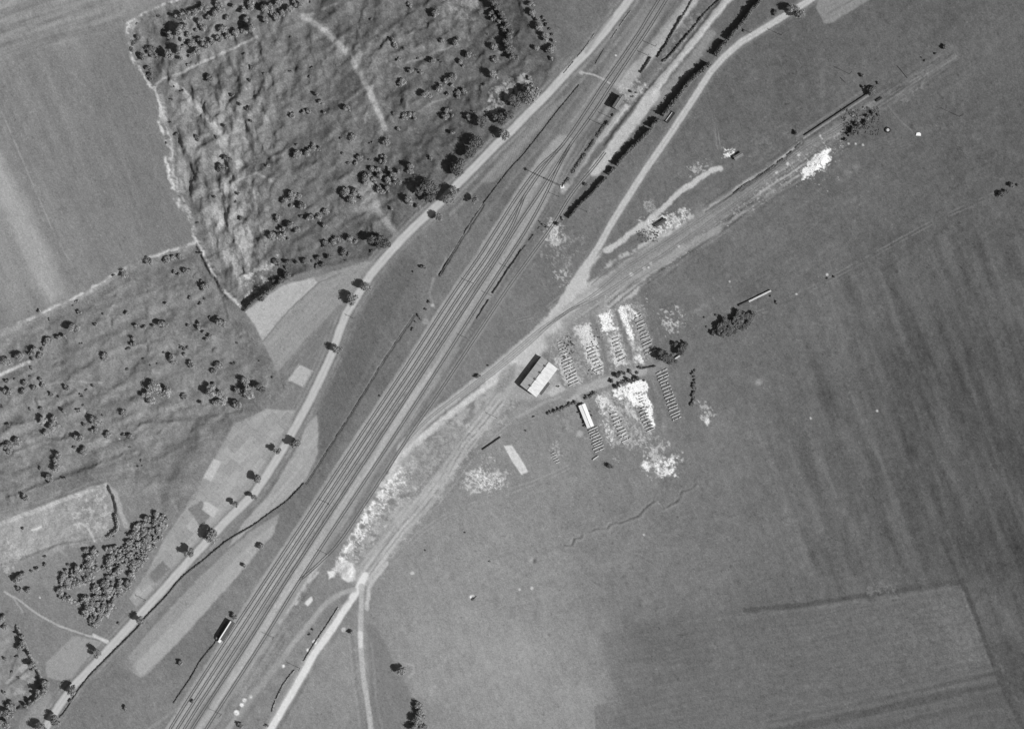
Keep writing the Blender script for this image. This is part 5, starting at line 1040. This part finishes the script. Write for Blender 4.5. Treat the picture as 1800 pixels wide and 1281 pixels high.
wallrow((1162.5,653),(1190,736), 16, 20, 18, D1, 'southeast row of the yard', seed=2)
wallrow((1128.5,718),(1143.5,755), 8, 14, 18, D1, 'row below the large white spread', seed=3)
wallrow((1080,727),(1100,773), 9, 15, 18, D1, 'row east of the long hut', seed=4)
wallrow((1042,753),(1054,791), 9, 18, 20, D1, 'row at the foot of the long hut', seed=5)
wallrow((1038,611),(1054,652), 8, 15, 17, D1, 'middle row north of the lane', seed=6)
wallrow((973,796),(981,812), 5, 8, 10, D1, 'tiny row west of the long hut rows', .5, .7, seed=9)
wallrow((1126,690),(1129,706), 4, 7, 9, D1, 'short row inside the white spread', .5, .8, seed=10)
wallrow((985,600),(992,622), 5, 12, 15, D1, 'ruined row north of the large shed', .55, .6, seed=11)
wallrow((996,630),(1009,674), 9, 18, 21, (.9,-.42), 'row nearest the large shed', seed=7)
wallrow((1082,595),(1093,632), 7, 14, 15, D1, 'row between the white strips north of the lane', seed=8)

# ---- telegraph poles and mast
POLES = [((1073,207),9,'second telegraph pole south of the signal box'),((1062,222),11,'third telegraph pole south of the signal box'),((1152,82),8.5,'telegraph pole by the tracks near the top edge'),((1139,98),7,'telegraph pole second from the top edge by the tracks'),
 ((899,473),8.5,'telegraph pole at the low hedge between the tracks'),((865,520),7.5,'telegraph pole by the south end of the tracks hedge'),((820,594),7,'telegraph pole east of the yard tracks opposite the chalk edge'),((982,346),7.5,'telegraph pole just south of the tall mast'),
 ((1031,372),6.5,'telegraph pole east of the tapering hedge end'),((481,1120),8.5,'telegraph pole beside the tracks across from the narrow shed'),((527,1174),9.5,'telegraph pole at the south road hedge'),((389,1255),9,'telegraph pole among the tracks near the bottom edge'),
 ((574,973),7,'telegraph pole by the tracks west of the oval pale patch'),((1493,130),11,'telegraph pole on the meadow above the dark thicket'),((1686,205),13,'lone telegraph pole far out on the right meadow'),((1373,62),10,'telegraph pole on the south verge of the country road'),
 ((873,734),8,'telegraph pole west of the south track near the shed'),((578,885),7.5,'telegraph pole crossing the tracks halfway to the bottom'),((621,559),6,'road sign post on the main road between two trees'),((256,1054),7.5,'telegraph pole at the lower garden edge'),
 ((1319,58),6,'short post beside the country road bend'),((831,498),20*.42,'yard lamp post between third and fourth tracks')]
def pole(px, py, h, label, r0=.17):
    t = empty('telegraph_pole', px, py, label, 'pole', 'telegraph poles'); a = math.radians(-55)
    t.rotation_euler = (0,0,a)
    p = MB(); p.tube((0,0,-.1),(0,0,h),r0,r0*.7,8); link('post', p.mesh('post', M['post']), t)
    c = MB(); c.box((0,0,h-.5),(1.0,.07,.07)); co_ = link('crossarm', c.mesh('crossarm', M['post']), t)
    i = MB()
    for x in (-.85,-.35,.35,.85): i.tube((x,0,h-.43),(x,0,h-.2),.06,.04,6)
    link('insulators', i.mesh('insulators', M['white']), co_)
for (p, h, lb) in POLES: pole(p[0], p[1], h, lb)
t = empty('floodlight_mast', 988, 328, 'very tall thin mast on a pale concrete foot in the railway yard', 'mast', None, math.radians(20))
p = MB()
for sx, sy in ((-1,-1),(1,-1),(1,1),(-1,1)): p.tube((sx*.45,sy*.45,0),(sx*.16,sy*.16,26),.09,.06,6)
for k in range(17):
    z = 1.5*k+.4; e = .45-.29*z/26; e2 = .45-.29*(z+1.5)/26
    for (ax, ay), (bx_, by_) in (((-1,-1),(1,-1)),((1,-1),(1,1)),((1,1),(-1,1)),((-1,1),(-1,-1))):
        p.tube((ax*e,ay*e,z),(bx_*e2,by_*e2,z+1.5),.04,.04,4)
link('lattice_post', p.mesh('lattice_post', M['post']), t)
q = MB(); q.box((0,0,26.05),(.9,.9,.06)); q.box((0,0,13),(.55,.55,.05)); link('platform', q.mesh('platform', M['post']), t)
for k in range(3):
    l = MB(); l.box((-.6+.6*k,.7,26.5),(.22,.2,.3)); link('lamp_housing', l.mesh('lamp_housing', M['metal']), t)
b = MB(); b.box((0,0,.25),(1.4,1.2,.25)); link('concrete_foot', b.mesh('concrete_foot', M['white']), t)

# ---- loose chalk rubble over the white patches (countless stones: one object)
def rubble(name, n, polys, thr, size, label, mat='rubble', seed=9):
    r = np.random.default_rng(seed); V = []; F = []
    for pts, cnt in polys:
        x0, y0, x1, y1 = bb(pts); px = r.uniform(x0, x1, cnt*3); py = r.uniform(y0, y1, cnt*3)
        tt = np.array([T[min(NY-1, np.searchsorted(gy, b)), min(NX-1, np.searchsorted(gx, a))] for a, b in zip(px, py)]); ok = inside(px, py, pts) & ((tt > 196) if thr == -.15 else (fbm(px, py, 5, 3, 150) > thr)); px, py = px[ok][:cnt], py[ok][:cnt]
        for a, b in zip(px, py):
            x, y = W(a, b); z = hz(a, b); s_ = size*r.uniform(.5, 1.5); o = len(V); an = r.uniform(0, 3.1); ca, sa = math.cos(an), math.sin(an)
            for zz, k in ((-.1, 1), (s_*r.uniform(.5,1.1), .6)):
                for u, v in ((-1,-.7),(1,-.8),(.9,.7),(-.8,.9)):
                    V.append((x+s_*k*(u*ca-v*sa), y+s_*k*(u*sa+v*ca), z+zz))
            F += [(o+4,o+5,o+6,o+7),(o,o+1,o+5,o+4),(o+1,o+2,o+6,o+5),(o+2,o+3,o+7,o+6),(o+3,o,o+4,o+7)]
    mb = MB(); mb.v = V; mb.f = F; o = link(name, mb.mesh(name, M[mat])); tag(o, label, 'rubble', None, 'stuff')
Q = lambda x0,y0,x1,y1: [(x0,y0),(x1,y0),(x1,y1),(x0,y1)]
rubble('chalk_rubble', 0, [(WHITE,500),(Q(1060,548,1085,590),220),(Q(1090,535,1118,600),260),(Q(1020,575,1062,655),420),(Q(975,600,1012,680),260),(Q(1078,590,1105,650),260),(Q(1050,700,1105,775),420),(Q(1105,590,1135,650),160),(HEAP,260),(Q(815,820,898,868),200),(Q(1130,790,1195,845),330),(Q(1150,540,1205,600),180),(Q(1225,710,1260,755),120),
  (Q(1120,375,1210,420),160),(Q(955,385,1000,435),90),(Q(590,880,700,1000),320),(Q(1270,262,1292,280),60),(Q(965,770,995,815),90),(Q(1110,140,1150,200),60),(Q(1080,150,1115,200),60)], -.15, .2, 'white broken brick and chalk rubble strewn over the yard', seed=9)
rubble('dark_rubble', 0, [(Q(1478,188,1546,238),360),(Q(1118,405,1160,425),60),(Q(1030,570,1060,660),60),(Q(985,590,1010,640),80)], -.2, .42, 'dark stones tipped below the siding end', 'stone', seed=10)

# ================================================================== world, sun, camera
w = bpy.data.worlds.new('World'); scn.world = w; w.use_nodes = True; N = w.node_tree.nodes; L = w.node_tree.links
ELEV = 41.0; sd = Vector((.905, -.425, 0)).normalized()
sk = N.new('ShaderNodeTexSky'); sk.sky_type = 'NISHITA'; sk.sun_disc = False; sk.sun_elevation = math.radians(ELEV); sk.sun_rotation = math.atan2(sd.x, sd.y)
bwn = N.new('ShaderNodeRGBToBW'); L.new(sk.outputs[0], bwn.inputs[0])        # panchromatic film: no colour
bg = N['Background']; L.new(bwn.outputs[0], bg.inputs[0]); bg.inputs[1].default_value = .055
sun = bpy.data.lights.new('sun', 'SUN'); sun.energy = 4.25; sun.angle = math.radians(.53); sun.color = (1,1,1)
so = bpy.data.objects.new('sun', sun); C.objects.link(so)
e = math.radians(ELEV); d = Vector((-sd.x*math.cos(e), -sd.y*math.cos(e), -math.sin(e)))
so.rotation_euler = d.to_track_quat('-Z', 'Y').to_euler(); so.location = (300,-150,400)
cam = bpy.data.cameras.new('camera'); co2 = bpy.data.objects.new('camera', cam); C.objects.link(co2)
HC = 1400.0; co2.location = (0,0,HC); co2.rotation_euler = (0,0,0)
cam.sensor_width = 36; cam.lens = 36*HC/(1800*S); cam.clip_start = 10; cam.clip_end = 60000
scn.camera = co2
scn.view_settings.view_transform = 'Standard'; scn.view_settings.look = 'None'; scn.view_settings.exposure = 0; scn.view_settings.gamma = 1
